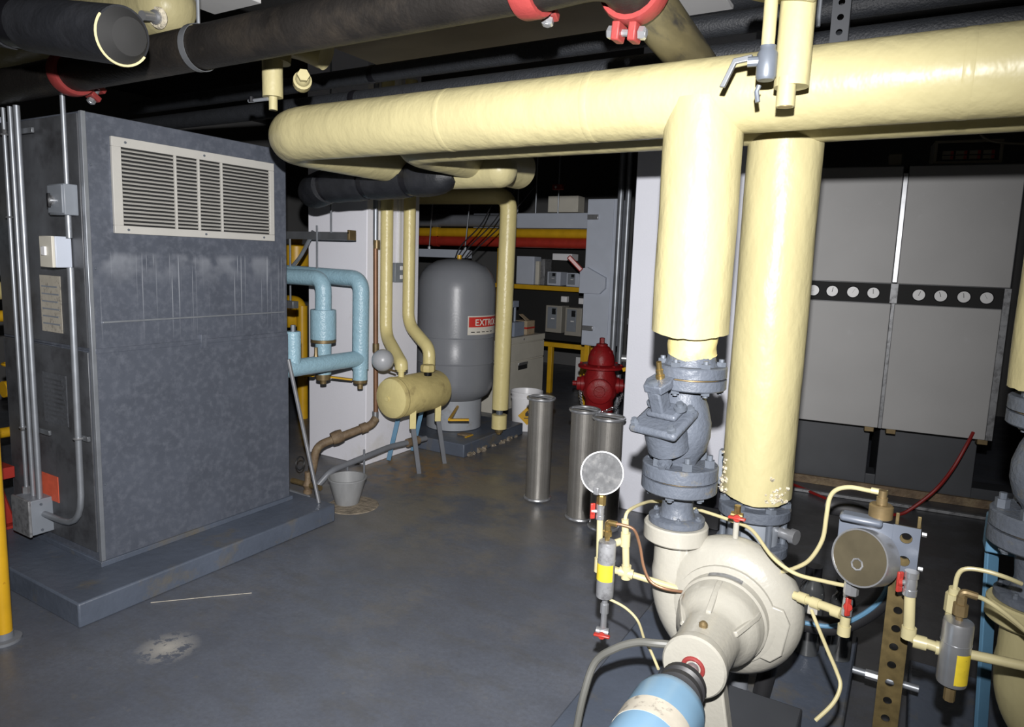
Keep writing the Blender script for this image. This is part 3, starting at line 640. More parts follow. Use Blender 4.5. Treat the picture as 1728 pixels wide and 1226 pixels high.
def valve_train(dx, which, up_=0.0, lo_=0.0, flip=False):
    cx, cy = -.597 + dx, 2.09
    rs_ = thing('riser_pipe', 'pale yellow riser %s' % which[0], 'pipe', (cx, cy, 1.3))
    sleeve((cx, cy), .116, 1.395 - (.07 if flip else 0), 2.08, .006, 'pipe_jacket', YEL, rs_, wob=.002)
    sleeve((cx + .012, cy), .074, 1.325 + up_, 1.45 + up_, .008, 'inner_jacket', YELD, rs_, th=.02, wob=.004)
    B().lathe([(.056, 1.30 + up_), (.056, 1.46)], (cx + .012, cy, 0), (0, 0, 1), 24).obj('bare_pipe', BOLT, rs_)
    vt = thing('check_valve', 'grey cast check valve %s' % which[1], 'valve', (cx, cy, .9))
    B().lathe([(.082, 1.298 + up_), (.078, 1.305 + up_), (.070, 1.338 + up_)], (cx + .012, cy, 0), (0, 0, 1), 28).obj('upper_neck', FLG, vt)
    flange_pair(vt, (cx + .014, cy), 1.228 + up_, 1.300 + up_, .108 if not flip else .124)
    bolts(vt, (cx + .014, cy, 1.300 + up_), .088, 6, (0, 0, 1), .022, .015, ph=.5)
    bolts(vt, (cx + .014, cy, 1.228 + up_), .088, 6, (0, 0, -1), .016, .014, ph=.5)
    fz = lambda z: .985 + lo_ + (z - .985) * (.247 + up_ - lo_) / .247
    B().lathe([(r_, fz(z_)) for r_, z_ in [(.05, .985), (.055, 1.0), (.075, 1.03), (.086, 1.075), (.086, 1.12), (.074, 1.17), (.062, 1.20), (.06, 1.232)]], (cx, cy, 0), (0, 0, 1), 32).obj('body', FLG, vt)
    flange_pair(vt, (cx, cy), .898 + lo_, .985 + lo_, .118)
    bolts(vt, (cx, cy, .985 + lo_), .092, 6, (0, 0, 1), .038, .0165, ph=.25)
    bolts(vt, (cx, cy, .898 + lo_), .092, 6, (0, 0, -1), .018, .015, ph=.25)
    # slanted bonnet towards the viewer
    d = Vector((-.10, -.40, .91)).normalized(); sd = Vector((.97, -.2425, 0)).normalized(); up = sd.cross(d).normalized()
    if up.z < 0: up = -up
    if flip: d = Vector((.62, -.20, .76)).normalized(); sd = Vector((.31, .951, 0)).normalized(); up = sd.cross(d).normalized(); up = up if up.z > 0 else -up
    o = Vector((cx - .022, cy - .062, 1.045)) if not flip else Vector((cx + .05, cy - .01, 1.05)); rot = Matrix((sd, up, d)).transposed()
    B().lathe([(.066, 0), (.066, .085)], o, d, 24).obj('bonnet_neck', FLG, vt)
    B().obox(o + d * .095, (.165, .150, .028), rot).obj('bonnet_flange', FLG, vt, .012)
    for a, b_ in ((-1, -1), (1, -1), (-1, 1), (1, 1)):
        B().lathe([(.014, 0), (.014, .01), (.009, .012), (.009, .02)], o + d * .108 + sd * (a * .064) + up * (b_ * .056), d, 6).obj('bolt', BOLT, vt)
    B().obox(o + d * .118 + up * .022, (.105, .075, .022), rot).obj('cover_plate', FLG, vt, .01)
    for s in (-1, 1): B().lathe([(.02, 0), (.02, .012), (.011, .013), (.011, .024)], o + d * .128 + sd * (s * .048) + up * .03, d, 12).obj('cover_nut', BOLT, vt)
    B().obox(o + d * .150 + up * .015 - sd * .012, (.044, .050, .10), rot).obj('yoke', FLG, vt, .006)
    B().prism([(-.03, -.04), (.03, -.04), (.042, .0), (.03, .045), (-.03, .045), (-.042, 0)], o + d * .195 + up * .03 - sd * .012, sd, up, d, .026).obj('yoke_head', FLG, vt, .004)
    B().lathe([(.016, 0), (.016, .01), (.010, .012)], o + d * .221 + up * .004 - sd * .012, d, 6).obj('bolt', BOLT, vt)
    st = o + d * .218 + up * .044 - sd * .014
    B().lathe([(.014, 0), (.014, .012), (.010, .014), (.011, .03), (.008, .032), (.008, .055)], st, (d + Vector((0, 0, .5))).normalized(), 14).obj('stem', BRASS, vt)
    B().lathe([(.022, 0), (.022, .02), (.012, .022), (.012, .036)], Vector((cx - .02, cy - .085, 1.005 + lo_)), (-.1, -1, -.5), 8).obj('drain_plug', FLG, vt)
    # spool between valve and pump
    sp = thing('reducer_spool', 'grey tapered spool with flanges %s' % which[2], 'pipe spool', (cx, cy, .785))
    B().lathe([(.060, .805), (.052, .825), (.048, .85), (.056, .90 + lo_)], (cx, cy, 0), (0, 0, 1), 28).obj('neck', FLG, sp)
    B().lathe([(.084, .787), (.088, .790), (.088, .806), (.080, .810), (.062, .812)], (cx, cy, 0), (0, 0, 1), 36).obj('flange', FLG, sp)
    bolts(sp, (cx, cy, .809), .073, 6, (0, 0, 1), .014, .009, ph=.1)
    return rs_
valve_train(0.0, ('nearer the white pillar, in front of it', 'with brass stem standing before the white pillar', 'right above the cream pump'))
valve_train(.925, ('at the right edge of the picture', 'cut by the right picture edge', 'above the yellow pump at right edge'), .012, .035, True)

def pump(dx, mat, label, cat='pump'):
    cx, cy, cz = -.41 + dx, 2.09, .563; nx = -.597 + dx
    t = thing('circulator_pump', label, cat, (cx, cy - .1, .2))
    B().lathe([(0, -.075), (.12, -.075), (.155, -.068), (.19, -.052), (.212, -.02), (.216, .01), (.208, .04), (.18, .062), (.12, .075), (0, .075)], (cx, cy, cz), (0, 1, 0), 56).obj('volute', mat, t)
    B().tube(fillet([(nx, cy, .745), (nx, cy, .60), (nx + .02, cy, .50), (nx + .09, cy, .42)], .06), [.064, .064] + [.068] * 3 + [.07] * 9, 28).obj('discharge_neck', mat, t)
    B().lathe([(.096, .733), (.101, .738), (.101, .782), (.097, .787)], (nx, cy, 0), (0, 0, 1), 44).obj('discharge_flange', mat, t)
    B().lathe([(.15, 0), (.15, -.012), (.138, -.016)], (cx, cy - .07, cz), (0, 1, 0), 48).obj('back_plate', mat, t)
    B().lathe([(.132, 0), (.132, -.042), (.126, -.048), (.122, -.085), (.116, -.105), (.098, -.125), (.084, -.15), (.080, -.165), (.080, -.30), (.076, -.305)], (cx, cy - .075, cz), (0, 1, 0), 40).obj('bearing_frame', mat, t)
    B().lathe([(.083, 0), (.085, -.006), (.085, -.028), (.08, -.034), (.035, -.036)], (cx, cy - .372, cz), (0, 1, 0), 40).obj('bearing_cap', mat, t)
    for a in (90, 25, 155):
        e = Vector((math.cos(R(a)), 0, math.sin(R(a)))); p = Vector((cx, cy, cz))
        B().prism([(0, .10), (0, .128), (.03, .126), (.075, .108), (.125, .086), (.125, .070)], p - Vector((0, .128, 0)), (0, -1, 0), e, e.cross(Vector((0, 1, 0))), .016).obj('rib', mat, t, .003)
    # lantern opening frame on the right of the frame
    e = Vector((math.cos(R(-8)), 0, math.sin(R(-8))))
    pr = [(-.05, -.085), (.03, -.085), (.055, -.05), (.055, .05), (.03, .085), (-.05, .085)]
    B().prism(pr, Vector((cx, cy - .068, cz)) + e * .125, e, (-e.z, 0, e.x), (0, -1, 0), .014).obj('lantern_guard', mat, t, .004)
    B().lathe([(.034, 0), (.034, .004)], Vector((cx, cy - .13, cz)) + e * .108, (e - Vector((0, .35, 0))), 20).obj('lantern_opening', ALU, t)
    B().lathe([(.0, 0), (.012, 0), (.012, .01), (.006, .016)], (cx, cy - .33, cz + .078), (0, 0, 1), 8).obj('oil_plug', OLDBR, t)
    # name plate, bent over the back plate rim
    b = B(); r0, n = .1335, 9
    lo, hi = [], []
    for k in range(n):
        a = R(68 + 44 * k / (n - 1)); q = (cx + r0 * math.cos(a), 0, cz + r0 * math.sin(a))
        lo.append(b.bm.verts.new((q[0], cy - .089, q[2]))); hi.append(b.bm.verts.new((q[0], cy - .112, q[2])))
    for k in range(n - 1): b.bm.faces.new((lo[k], lo[k + 1], hi[k + 1], hi[k]))
    b.obj('name_plate', ALU, t)
    B().torus((cx, cy - .408, cz), (0, 1, 0), .026, .006, 24, 8).obj('seal_ring', REDC, t)
    B().lathe([(.017, 0), (.017, -.13)], (cx, cy - .40, cz), (0, 1, 0), 18).obj('shaft', STEEL, t)
    B().lathe([(.052, 0), (.058, -.006), (.058, -.022), (.05, -.028), (.05, -.034), (.058, -.04), (.058, -.056), (.04, -.062)], (cx, cy - .485, cz), (0, 1, 0), 32).obj('coupling', RUB, t)
    B().prism([(-.05, 0), (.05, 0), (.12, -.36), (-.12, -.36)], (cx, cy - .30, cz - .06), (1, 0, 0), (0, 0, 1), (0, 1, 0), .05).obj('foot', mat, t, .006)
    bx('base_plate', (cx - .24, 1.15, .10), (cx + .22, 2.25, .20), BOILB, t, .006)
    return t
pump(0, CREAM, 'cream painted base mounted pump at the lower right, before the pillar')
pump(.925, YEL, 'pale yellow pump cut off by the right picture edge')
tag(bx('pump_pad', (-.895, .9, 0), (-.075, 3.05, .10), CONC, bev=.008), 'grey concrete pad under the cream pump', 'pad')
tag(bx('pump_pad', (.11, .9, 0), (.95, 2.98, .10), CONC, bev=.008), 'grey concrete pad at the lower right corner under yellow pump', 'pad')
mo = thing('pump_motor', 'light blue motor end with sticker at the bottom edge', 'motor', (-.42, 1.3, .2))
B().lathe([(.05, 0), (.07, -.008), (.084, -.025), (.088, -.05), (.088, -.40), (.08, -.42)], (-.412, 1.525, .556), (0, 1, 0), 44).obj('housing', BLUM, mo)
B().lathe([(.0888, -.13), (.0888, -.19)], (-.412, 1.525, .556), (0, 1, 0), 44).obj('sticker_band', PAPER, mo)
bx('feet', (-.53, 1.2, .20), (-.29, 1.5, .46), BLUM, mo, .01)

# second riser with suction diffuser behind the pump
r2 = thing('riser_pipe', 'pale yellow riser right of the white pillar with frayed foot', 'pipe', (-.42, 2.42, .8))
sleeve((-.42, 2.42), .117, .825, 2.10, .008, 'pipe_jacket', YEL, r2, wob=.002)
b = B(); rnd = random.Random(3)
for k in range(90):
    a, zz = (R(rnd.gauss(208, 9)), .07) if k % 2 else (R(rnd.gauss(314, 11)), .045)
    z = .832 + abs(rnd.gauss(0, zz)) * rnd.random(); sz = rnd.uniform(.004, .012)
    b.obox((-.42 + .1165 * math.cos(a), 2.42 + .1165 * math.sin(a), z), (sz, sz * .6, sz), Matrix.Rotation(rnd.uniform(0, 3), 3, (1, .4, .6)))
f_ = b.obj('frayed_insulation', RAWC, r2); f_['kind'] = 'stuff'
B().lathe([(.062, .70), (.062, .9)], (-.42, 2.42, 0), (0, 0, 1), 24).obj('bare_pipe', BOLT, r2)
sv = thing('butterfly_valve', 'dusty grey flanged valve under the frayed riser behind the pump', 'valve', (-.42, 2.42, .55))
B().lathe([(.116, .752), (.12, .756), (.12, .786), (.116, .79), (.075, .792), (.066, .82)], (-.42, 2.42, 0), (0, 0, 1), 40).obj('flange', FLG, sv)
B().lathe([(.085, .66), (.085, .752)], (-.42, 2.42, 0), (0, 0, 1), 32).obj('body', BOX2, sv)
B().lathe([(.116, .622), (.12, .626), (.12, .656), (.116, .66)], (-.42, 2.42, 0), (0, 0, 1), 40).obj('flange', FLG, sv)
u_ = (0, 0, 1)
for k in range(6):
    a = 2 * PI * k / 6 + .2; p = Vector((-.42 + .1 * math.cos(a), 2.42 + .1 * math.sin(a), 0))
    B().lathe([(.011, .61), (.011, .81)], p, u_, 10).obj('stud', BOLT, sv)
    B().lathe([(.019, .79), (.019, .806)], p, u_, 6).obj('nut', BOLT, sv)
B().lathe([(.02, 0), (.02, .05), (.026, .05), (.026, .07)], (-.34, 2.44, .70), (1, -.4, 0), 12).obj('operator_neck', STEEL, sv)
sd_ = thing('suction_elbow', 'grey cast suction elbow between riser valve and cream pump', 'pipe fitting', (-.42, 2.42, .1))
B().tube(fillet([(-.42, 2.42, .63), (-.42, 2.42, .50), (-.41, 2.30, .50), (-.41, 2.16, .56)], .1), .075, 24).obj('elbow', BOX2, sd_)
B().lathe([(.10, 0), (.10, .02)], (-.42, 2.19, .55), (0, 1, 0), 30).obj('flange', BOX2, sd_)
B().lathe([(.03, 0), (.03, .42)], (-.42, 2.42, .1), (0, 0, 1), 16).obj('support_leg', GRYP, sd_)
tg = thing('valve_actuator', 'black actuator box with blue cap beside the reducer spool', 'actuator', (-.62, 2.55, .7))
bx('case', (-.66, 2.52, .70), (-.55, 2.62, .80), BLKG, tg, .01); bx('bracket', (-.58, 2.52, .80), (-.54, 2.56, .93), BOX2, tg, .004)
B().lathe([(.03, 0), (.03, .06), (.02, .065)], (-.53, 2.5, .90), (.3, -1, .1), 16).obj('blue_cap', BLUH, tg)
B().lathe([(.016, 0), (.016, .03)], (-.60, 2.52, .77), (0, -1, 0), 8).obj('terminal', STEEL, tg)

# ------------------------------------------------------------------ pump trim: gauges, filters, tubing
def gauge(label, c, d, r, rim, face, loc=None):
    t = thing('pressure_gauge', label, 'gauge', c); d = Vector(d).normalized(); c = Vector(c)
    B().lathe([(r * .9, -.062), (r, -.055), (r, 0), (r * .985, .005), (r * .94, .005), (r * .94, .002)], c, d, 44).obj('case', rim, t)
    B().lathe([(r * .93, 0), (r * .93, .003)], c, d, 44).obj('face', face, t)
    return t
cam_d1 = Vector((.34, -.9, .25))
g1 = gauge('round pressure gauge on thin cream pipe beside the white pillar', (-.803, 1.95, .945), (.38, -.9, .28), .069, ALU, DUSTG)
B().lathe([(.016, 0), (.016, .03), (.012, .03), (.012, .05)], (-.803, 1.955, .84), (0, 0, 1), 8).obj('socket', BRASS, g1)
B().box((-.812, 1.905, .885), (-.794, 1.915, .91)).obj('window_clip', STEEL, g1, .003)
def small_valve(label, c, stem_d, col=REDV, body=STEEL, axis=(0, 0, 1), L_=.05, r=.012):
    t = thing('gauge_cock', label, 'valve', c); c = Vector(c); a = Vector(axis).normalized(); sdv = Vector(stem_d).normalized()
    B().lathe([(r * .9, -L_ / 2), (r * 1.15, -L_ / 2), (r * 1.15, -L_ / 4), (r, -L_ / 4), (r * 1.1, 0), (r, L_ / 4), (r * 1.15, L_ / 4), (r * 1.15, L_ / 2)], c, a, 12).obj('body', body, t)
    B().lathe([(.006, 0), (.006, .022)], c, sdv, 10).obj('stem', body, t)
    e = c + sdv * .024; cr = a
    B().beam(e - cr * .026, e + cr * .026, .016, .008).obj('handle', col, t, .003)
    B().lathe([(.011, 0), (.011, .008)], e - sdv * .003, sdv, 10).obj('handle_hub', col, t)
    return t
small_valve('red-handled cock on the stem just below the pillar-side gauge', (-.803, 1.952, .818), (-1, -.5, 0), axis=(0, 0, 1))
gp_ = thing('gauge_pipe', 'thin cream pipe frame carrying the gauge left of the cream pump', 'pipe', (-.80, 1.95, .6))
B().tube(fillet([(-.803, 1.953, .80), (-.798, 1.953, .635), (-.70, 1.953, .636)], .02), .0105, 12).obj('stem_pipe', YELT, gp_)
B().tube([(-.72, 1.955, .81), (-.706, 1.955, .64)], .0115, 12).obj('upright', YELT, gp_)
B().tube([(-.76, 1.955, .638), (-.56, 2.03, .595)], .0105, 12).obj('cross_pipe', YELT, gp_)
for p, d in (((-.706, 1.955, .64), (0, 0, 1)), ((-.706, 1.955, .637), (1, .2, -.1)), ((-.715, 1.955, .745), (0, 0, 1)), ((-.798, 1.953, .64), (0, 0, 1))):
    B().lathe([(.0155, -.022), (.0155, .022)], p, d, 14).obj('fitting', YELT, gp_)
B().tube([(-.712, 1.955, .745), (-.748, 1.953, .725)], .012, 12).obj('side_branch', YELT, gp_)
def filter_cyl(label, c, z0, z1, r, metal, labm, lab0, lab1, loc=None):
    t = thing('filter_canister', label, 'canister', (c[0], c[1], z0))
    B().lathe([(r * .5, z0 - .004), (r * .95, z0), (r, z0 + .006), (r, z1 - .006), (r * .95, z1), (r * .35, z1 + .003)], (c[0], c[1], 0), (0, 0, 1), 32).obj('canister', metal, t)
    b = B(); n = 16; lo, hi = [], []
    for k in range(n):
        a = lab0 + (lab1 - lab0) * k / (n - 1); q = (c[0] + (r + .0008) * math.cos(a), c[1] + (r + .0008) * math.sin(a))
        zz = (z0 + (z1 - z0) * .32, z0 + (z1 - z0) * .62) if metal is ALU else (z0 + .01, z0 + (z1 - z0) * .55)
        lo.append(b.bm.verts.new((*q, zz[0]))); hi.append(b.bm.verts.new((*q, zz[1])))
    for k in range(n - 1): b.bm.faces.new((lo[k], lo[k + 1], hi[k + 1], hi[k]))
    b.obj('label_wrap', labm, t)
    B().lathe([(r + .001, z0 + (z1 - z0) * .66), (r + .001, z0 + (z1 - z0) * .67)], (c[0], c[1], 0), (0, 0, 1), 32).obj('seam_ring', metal, t)
    return t
f1 = filter_cyl('steel filter canister with yellow label beside the cream pump', (-.762, 1.925), .555, .738, .028, ALU, YLAB, R(185), R(340))
B().lathe([(.008, .738), (.008, .755), (.014, .756), (.014, .772), (.010, .773), (.010, .79)], (-.764, 1.925, 0), (0, 0, 1), 10).obj('top_fitting', BRASS, f1)
B().tube(fillet([(-.765, 1.925, .785), (-.765, 1.925, .80), (-.735, 1.925, .80)], .012), .009, 10).obj('elbow', BRASS, f1)
B().lathe([(.010, .45), (.010, .50), (.0135, .50), (.0135, .53), (.009, .531), (.009, .556)], (-.76, 1.925, 0), (0, 0, 1), 10).obj('bottom_fitting', STEEL, f1)
small_valve('red-handled drain cock under the yellow-labelled canister', (-.762, 1.925, .435), (.3, -1, 0), axis=(1, .2, 0), L_=.04)
def tubing(label, pts, r, mat, name='tubing', cat='tube', n=6):
    o = B().tube(spline(pts, n), r, 10).obj(name, mat); return tag(o, label, cat)
tubing('cream tube looping behind the reducer and across to the big gauge', [(-0.72, 1.955, 0.805), (-0.72, 1.98, 0.829), (-0.714, 2.1, 0.82), (-0.7, 2.2, 0.8), (-0.625, 2.24, 0.79), (-0.534, 2.2, 0.8), (-0.428, 2.15, 0.806), (-0.364, 2.1, 0.809), (-0.285, 2.0, 0.781), (-0.218, 1.98, 0.758), (-0.145, 1.96, 0.765), (-0.085, 1.93, 0.78)], .0055, YELT)
tubing('cream tube rising in an S from the pump to the brass fitting', [(-0.267, 2.07, 0.715), (-0.226, 2.04, 0.751), (-0.19, 2.02, 0.793), (-0.162, 2.0, 0.865), (-0.156, 1.98, 0.941), (-0.152, 1.97, 0.995), (-0.136, 1.96, 1.025), (-0.104, 1.95, 1.041), (-0.062, 1.94, 1.044), (-0.03, 1.93, 1.047)], .0058, YELT)
tubing('thin bronze tube curving from the yellow-labelled canister to the pump', [(-0.74, 1.925, 0.80), (-0.717, 1.93, 0.80), (-0.683, 1.94, 0.789), (-0.665, 1.95, 0.739), (-0.649, 1.95, 0.676), (-0.624, 1.95, 0.634), (-0.581, 1.955, 0.62), (-0.525, 1.99, 0.61)], .0045, COP)
tubing('thin cream tube trailing from below the canister to the pad', [(-0.745, 1.925, 0.55), (-0.693, 1.93, 0.535), (-0.65, 1.93, 0.505), (-0.598, 1.85, 0.496), (-0.562, 1.8, 0.5), (-0.521, 1.75, 0.485)], .0042, YELT)
tubing('grey hose arching to the bearing end of the cream pump', [(-0.74, 1.70, 0.22), (-0.73, 1.72, 0.34), (-0.71, 1.75, 0.44), (-0.648, 1.75, 0.505), (-0.587, 1.75, 0.543), (-0.536, 1.75, 0.557), (-0.475, 1.77, 0.561)], .011, GRYH, 'hose', 'hose')
tubing('cream tube hanging down right of the pump to the bottom edge', [(-0.172, 2.0, 0.655), (-0.145, 1.96, 0.625), (-0.113, 1.9, 0.60), (-0.087, 1.86, 0.575), (-0.074, 1.84, 0.55), (-0.085, 1.82, 0.51), (-.12, 1.80, .46)], .005, YELT)
pv = small_valve('small brass cock with red handle on top of the pump casing', (-.411, 2.09, .85), (.2, -1, 0), axis=(1, 0, 0), body=BRASS, L_=.035, r=.009)
B().lathe([(.009, .778), (.009, .835)], (-.411, 2.09, 0), (0, 0, 1), 12).obj('riser_nipple', CREAM, pv)
B().lathe([(.008, .855), (.010, .858), (.010, .882)], (-.411, 2.09, 0), (0, 0, 1), 8).obj('cap', BRASS, pv)
rp = thing('gauge_pipe', 'cream pipe from the pump casing out to the big gauge', 'pipe', (-.15, 2.0, .6))
B().tube([(-.225, 2.045, .665), (-.097, 2.0, .672)], .0125, 12).obj('cross_pipe', YELT, rp)
B().tube([(-.086, 1.995, .615), (-.084, 1.99, .70)], .013, 12).obj('upright', YELT, rp)
for x in (-.20, -.165, -.11): B().lathe([(.016, -.012), (.016, .012)], (x, 2.045 - (x + .225) * .35, .667), (1, -.35, .05), 14).obj('fitting', YELT, rp)
B().lathe([(.017, .612), (.017, .64)], (-.086, 1.995, 0), (0, 0, 1), 14).obj('cap', YELT, rp)
small_valve('red butterfly-handled cock directly below the big gauge', (-.083, 1.975, .715), (.1, -1, 0), axis=(0, .1, 1), L_=.07)
g2 = gauge('big yellowed round gauge on the perforated bracket post', (-.062, 1.87, .887), (-.42, -.88, .20), .073, STEEL, ALUY)
bk = Vector((-.062, 1.87, .887)) + Vector((-.42, -.88, .20)).normalized() * .004
B().torus(bk + Vector((-.003, -.005, -.016)), (-.42, -.88, .20), .014, .0025, 8, 6).obj('stamped_mark', ALU, g2)
B().lathe([(.018, 0), (.018, .035)], (-.075, 1.90, .775), (0, 0, 1), 8).obj('socket', STEEL, g2)
bp = thing('bracket_post', 'gold slotted angle post with grey bracket plate at lower right', 'bracket', (.035, 1.93, 0.0))
B().hole_strip((.034, 1.94, .02), (1, 0, 0), (0, 0, 1), (0, -1, 0), .055, .05, 19, .0105, .004).obj('slotted_face', GOLDP, bp)
bx('return_flange', (.060, 1.94, .02), (.0635, 1.99, .97), GOLDP, bp, 0)
pn = Vector((.0, -1, 0))
bx('plate_left', (-.12, 1.915, .90), (.004, 1.919, .975), BRKT, bp, .002)
B().hole_strip((.033, 1.919, .856), (1, 0, 0), (0, 0, 1), (0, -1, 0), .06, .06, 2, .014, .004).obj('plate_right', BRKT, bp)
bx('cable_saddle', (-.118, 1.87, .972), (-.02, 1.919, .990), BRKT, bp, .008)
for x in (.01, .058): bx('post_tip', (x - .004, 1.938, .97), (x + .004, 1.944, 1.0), GOLDP, bp, .001)
for z in (.87, .96): B().lathe([(.006, 0), (.006, .01)], (.066, 1.93, z), (1, 0, 0), 6).obj('screw', STEEL, bp)
bf = thing('snubber_fitting', 'tarnished brass snubber above the big gauge with cream tube end', 'fitting', (-.028, 1.91, .985))
B().lathe([(.024, .985), (.028, .988), (.028, 1.018), (.024, 1.022), (.013, 1.022), (.013, 1.04), (.010, 1.04), (.010, 1.058)], (-.028, 1.915, 0), (0, 0, 1), 20).obj('body', OLDBR, bf)
B().lathe([(.008, -.025), (.008, .012)], (-.03, 1.93, 1.048), (1, -.1, 0), 10).obj('tube_nut', YELT, bf)
# right hand loop to the second pump
lp = thing('gauge_pipe', 'cream pipe elbow leading to the steel canister at lower right', 'pipe', (.06, 1.85, .7))
B().tube(fillet([(.053, 1.85, .835), (.061, 1.85, .722), (.14, 1.85, .716)], .022), .0125, 14).obj('pipe_run', YELT, lp)
B().tube([(.17, 1.85, .72), (.34, 1.87, .722)], .0115, 12).obj('outlet_run', YELT, lp)
for p, d in (((.06, 1.85, .735), (0, 0, 1)), ((.085, 1.85, .718), (1, 0, 0)), ((.132, 1.85, .716), (1, 0, 0))): B().lathe([(.0165, -.014), (.0165, .014)], p, d, 14).obj('fitting', YELT, lp)
small_valve('red-handled cock on the cream pipe right of slotted post', (.052, 1.85, .86), (-1, -.3, 0), axis=(0, 0, 1), L_=.06, r=.014)
f2 = filter_cyl('bright steel filter canister with yellow side label at lower right', (.156, 1.84), .645, .80, .032, STEEL, YLAB, R(275), R(340))
B().lathe([(.008, .80), (.008, .815), (.016, .816), (.016, .842), (.011, .843), (.011, .86)], (.156, 1.84, 0), (0, 0, 1), 10).obj('top_fitting', OLDBR, f2)
B().tube(fillet([(.156, 1.84, .855), (.156, 1.84, .872), (.185, 1.842, .868)], .012), .009, 10).obj('elbow', OLDBR, f2)
B().lathe([(.012, .60), (.012, .648)], (.156, 1.84, 0), (0, 0, 1), 8).obj('bottom_fitting', OLDBR, f2)
tubing('cream tube hooked over to the right pump flange', [(0.142, 1.89, 0.78), (0.143, 1.88, 0.849), (0.146, 1.88, 0.895), (0.16, 1.88, 0.914), (0.194, 1.88, 0.919), (0.234, 1.88, 0.915), (.27, 1.90, .90)], .0052, YELT)
hk = tag(B().tube([(.142, 1.89, .77), (.143, 1.884, .86)], .012, 12).tube([(.143, 1.886, .80), (.143, 1.884, .845)], .017, 8).obj('tube_fitting', YELT), 'cream coupling standing behind the bright steel canister', 'fitting')
tubing('pale tube leaving the bright canister for the right pump', [(0.18, 1.842, 0.868), (0.2, 1.85, 0.862), (0.234, 1.85, 0.845), (0.28, 1.86, 0.81), (.32, 1.87, .77)], .0055, YELT)
bl_ = thing('blue_bracket', 'blue steel support strip below the right pump flange', 'support', (.27, 2.2, .1))
B().beam((.29, 2.3, .11), (.24, 2.22, .90), .04, .012).obj('strip', BLUH, bl_, .002); bx('cleat', (.22, 2.16, .87), (.29, 2.24, .96), BLUH, bl_, .004)
bh = thing('hose_loop', 'black hose loop with blue stripe behind the slotted post', 'hose', (-.1, 2.4, .4))
pts = [(-0.34, 2.4, 0.11), (-0.30, 2.4, 0.36), (-0.244, 2.38, 0.42), (-0.139, 2.38, 0.44), (-0.06, 2.38, 0.50), (-0.005, 2.38, 0.58), (0.01, 2.4, 0.67), (-0.02, 2.45, 0.75), (-.10, 2.5, .80), (-.2, 2.52, .80)]
B().tube(spline(pts), .030, 14).obj('hose_body', RUB, bh)
B().tube(spline([(p[0], p[1] - .028, p[2] + .012) for p in pts[1:8]]), .0075, 8).obj('blue_stripe', BLUH, bh)
for lab, x, y, h in (('dark glossy canister behind the pump, nearer the casing', -.245, 2.80, .36), ('dark glossy canister right of its twin behind the pump', -.135, 2.83, .32)):
    t = thing('glossy_canister', lab, 'canister', (x, y, .1), 'dark canisters on the pump pad')
    B().lathe([(.04, .1), (.046, .106), (.046, .1 + h * .7), (.04, .1 + h * .78), (.024, .1 + h * .85), (.024, .1 + h * .88)], (x, y, 0), (0, 0, 1), 26).obj('glass', GLASSB, t)
    B().lathe([(.030, .1 + h * .88), (.030, .1 + h)], (x, y, 0), (0, 0, 1), 20).obj('cap', BLKG, t)
    B().obox((x + .012, y - .0465, .1 + h * .55), (.035, .002, .06), Matrix.Rotation(R(12), 3, 'Z')).obj('label', STKW, t)
fc = thing('floor_conduit', 'short steel conduit with coupling low down behind slotted post', 'conduit', (.02, 2.6, .2))
B().tube([(-.07, 2.55, .22), (.13, 2.55, .22)], .012, 12).obj('tube', CONDUIT, fc); B().lathe([(.017, -.02), (.017, .02)], (-.01, 2.55, .22), (1, 0, 0), 8).obj('coupling', STEEL, fc)

# ------------------------------------------------------------------ boilers at the right
RB = Matrix.Rotation(R(6.5), 3, 'Z'); OB = Vector((-.142, 5.3, 0))
def BL(u, d, z): return OB + RB @ Vector((u, d, z))
def bbox(name, u0, u1, d0, d1, z0, z1, mat, parent, bev=.004):
    return B().obox(BL((u0 + u1) / 2, (d0 + d1) / 2, (z0 + z1) / 2), (u1 - u0, d1 - d0, z1 - z0), RB).obj(name, mat, parent, bev)
for lab, u0, u1, gs in (('grey boiler cabinet left of the bright centre strip, with dials', -.70, -.012, (-.50, -.38, -.25, -.125)),
                        ('grey boiler cabinet right of the bright centre strip, with dials', .012, .655, (.145, .27, .40, .525))):
    bo = thing('boiler', lab, 'boiler', BL((u0 + u1) / 2, .4, 0), 'boilers')
    bbox('body', u0, u1, .03, .95, .56, 2.32, BOILB, bo)
    bbox('base', u0 + .02, u1 - .02, .30, .9, 0, .56, BOILB, bo)
    bbox('upper_panel', u0, u1 - .01, 0, .03, 1.535, 2.305, BOIL, bo)
    bbox('lower_panel', u0, u1 - (.0 if u1 < 0 else .04), 0, .03, .535, 1.395, BOIL, bo)
    gs_ = bbox('gauge_strip', u0, u1 - (.0 if u1 < 0 else .04), .004, .03, 1.40, 1.53, DARK, bo, .002)
    dn = RB @ Vector((0, -1, 0)); ur = RB @ Vector((1, 0, 0))
    for k, g in enumerate(gs):
        c = BL(g, .004, 1.465)
        B().lathe([(.041, 0), (.041, .008), (.036, .010), (.036, .006)], c, dn, 26).obj('bezel', BLKG, gs_)
        fo = B().lathe([(.036, .003), (.036, .0075)], c, dn, 26).obj('dial', WHT, gs_)
        a = R((200, 80, 60, 95, 70, 110, 100, 120)[k + (4 if u1 > 0 else 0)]); e = ur * math.cos(a) + Vector((0, 0, 1)) * math.sin(a)
        B().beam(c + dn * .0085 - e * .006, c + dn * .0085 + e * .026, .0035, .001).obj('needle', TEXTD, gs_)
    for uu in (u0 + .03, u1 - .08):
        bbox('hinge_foot', uu, uu + .06, .01, .08, .50, .535, OLDBR, bo)
cs = thing('trim_strip', 'bright aluminium strip between the two boiler cabinets', 'trim strip', BL(0, 0, .53))
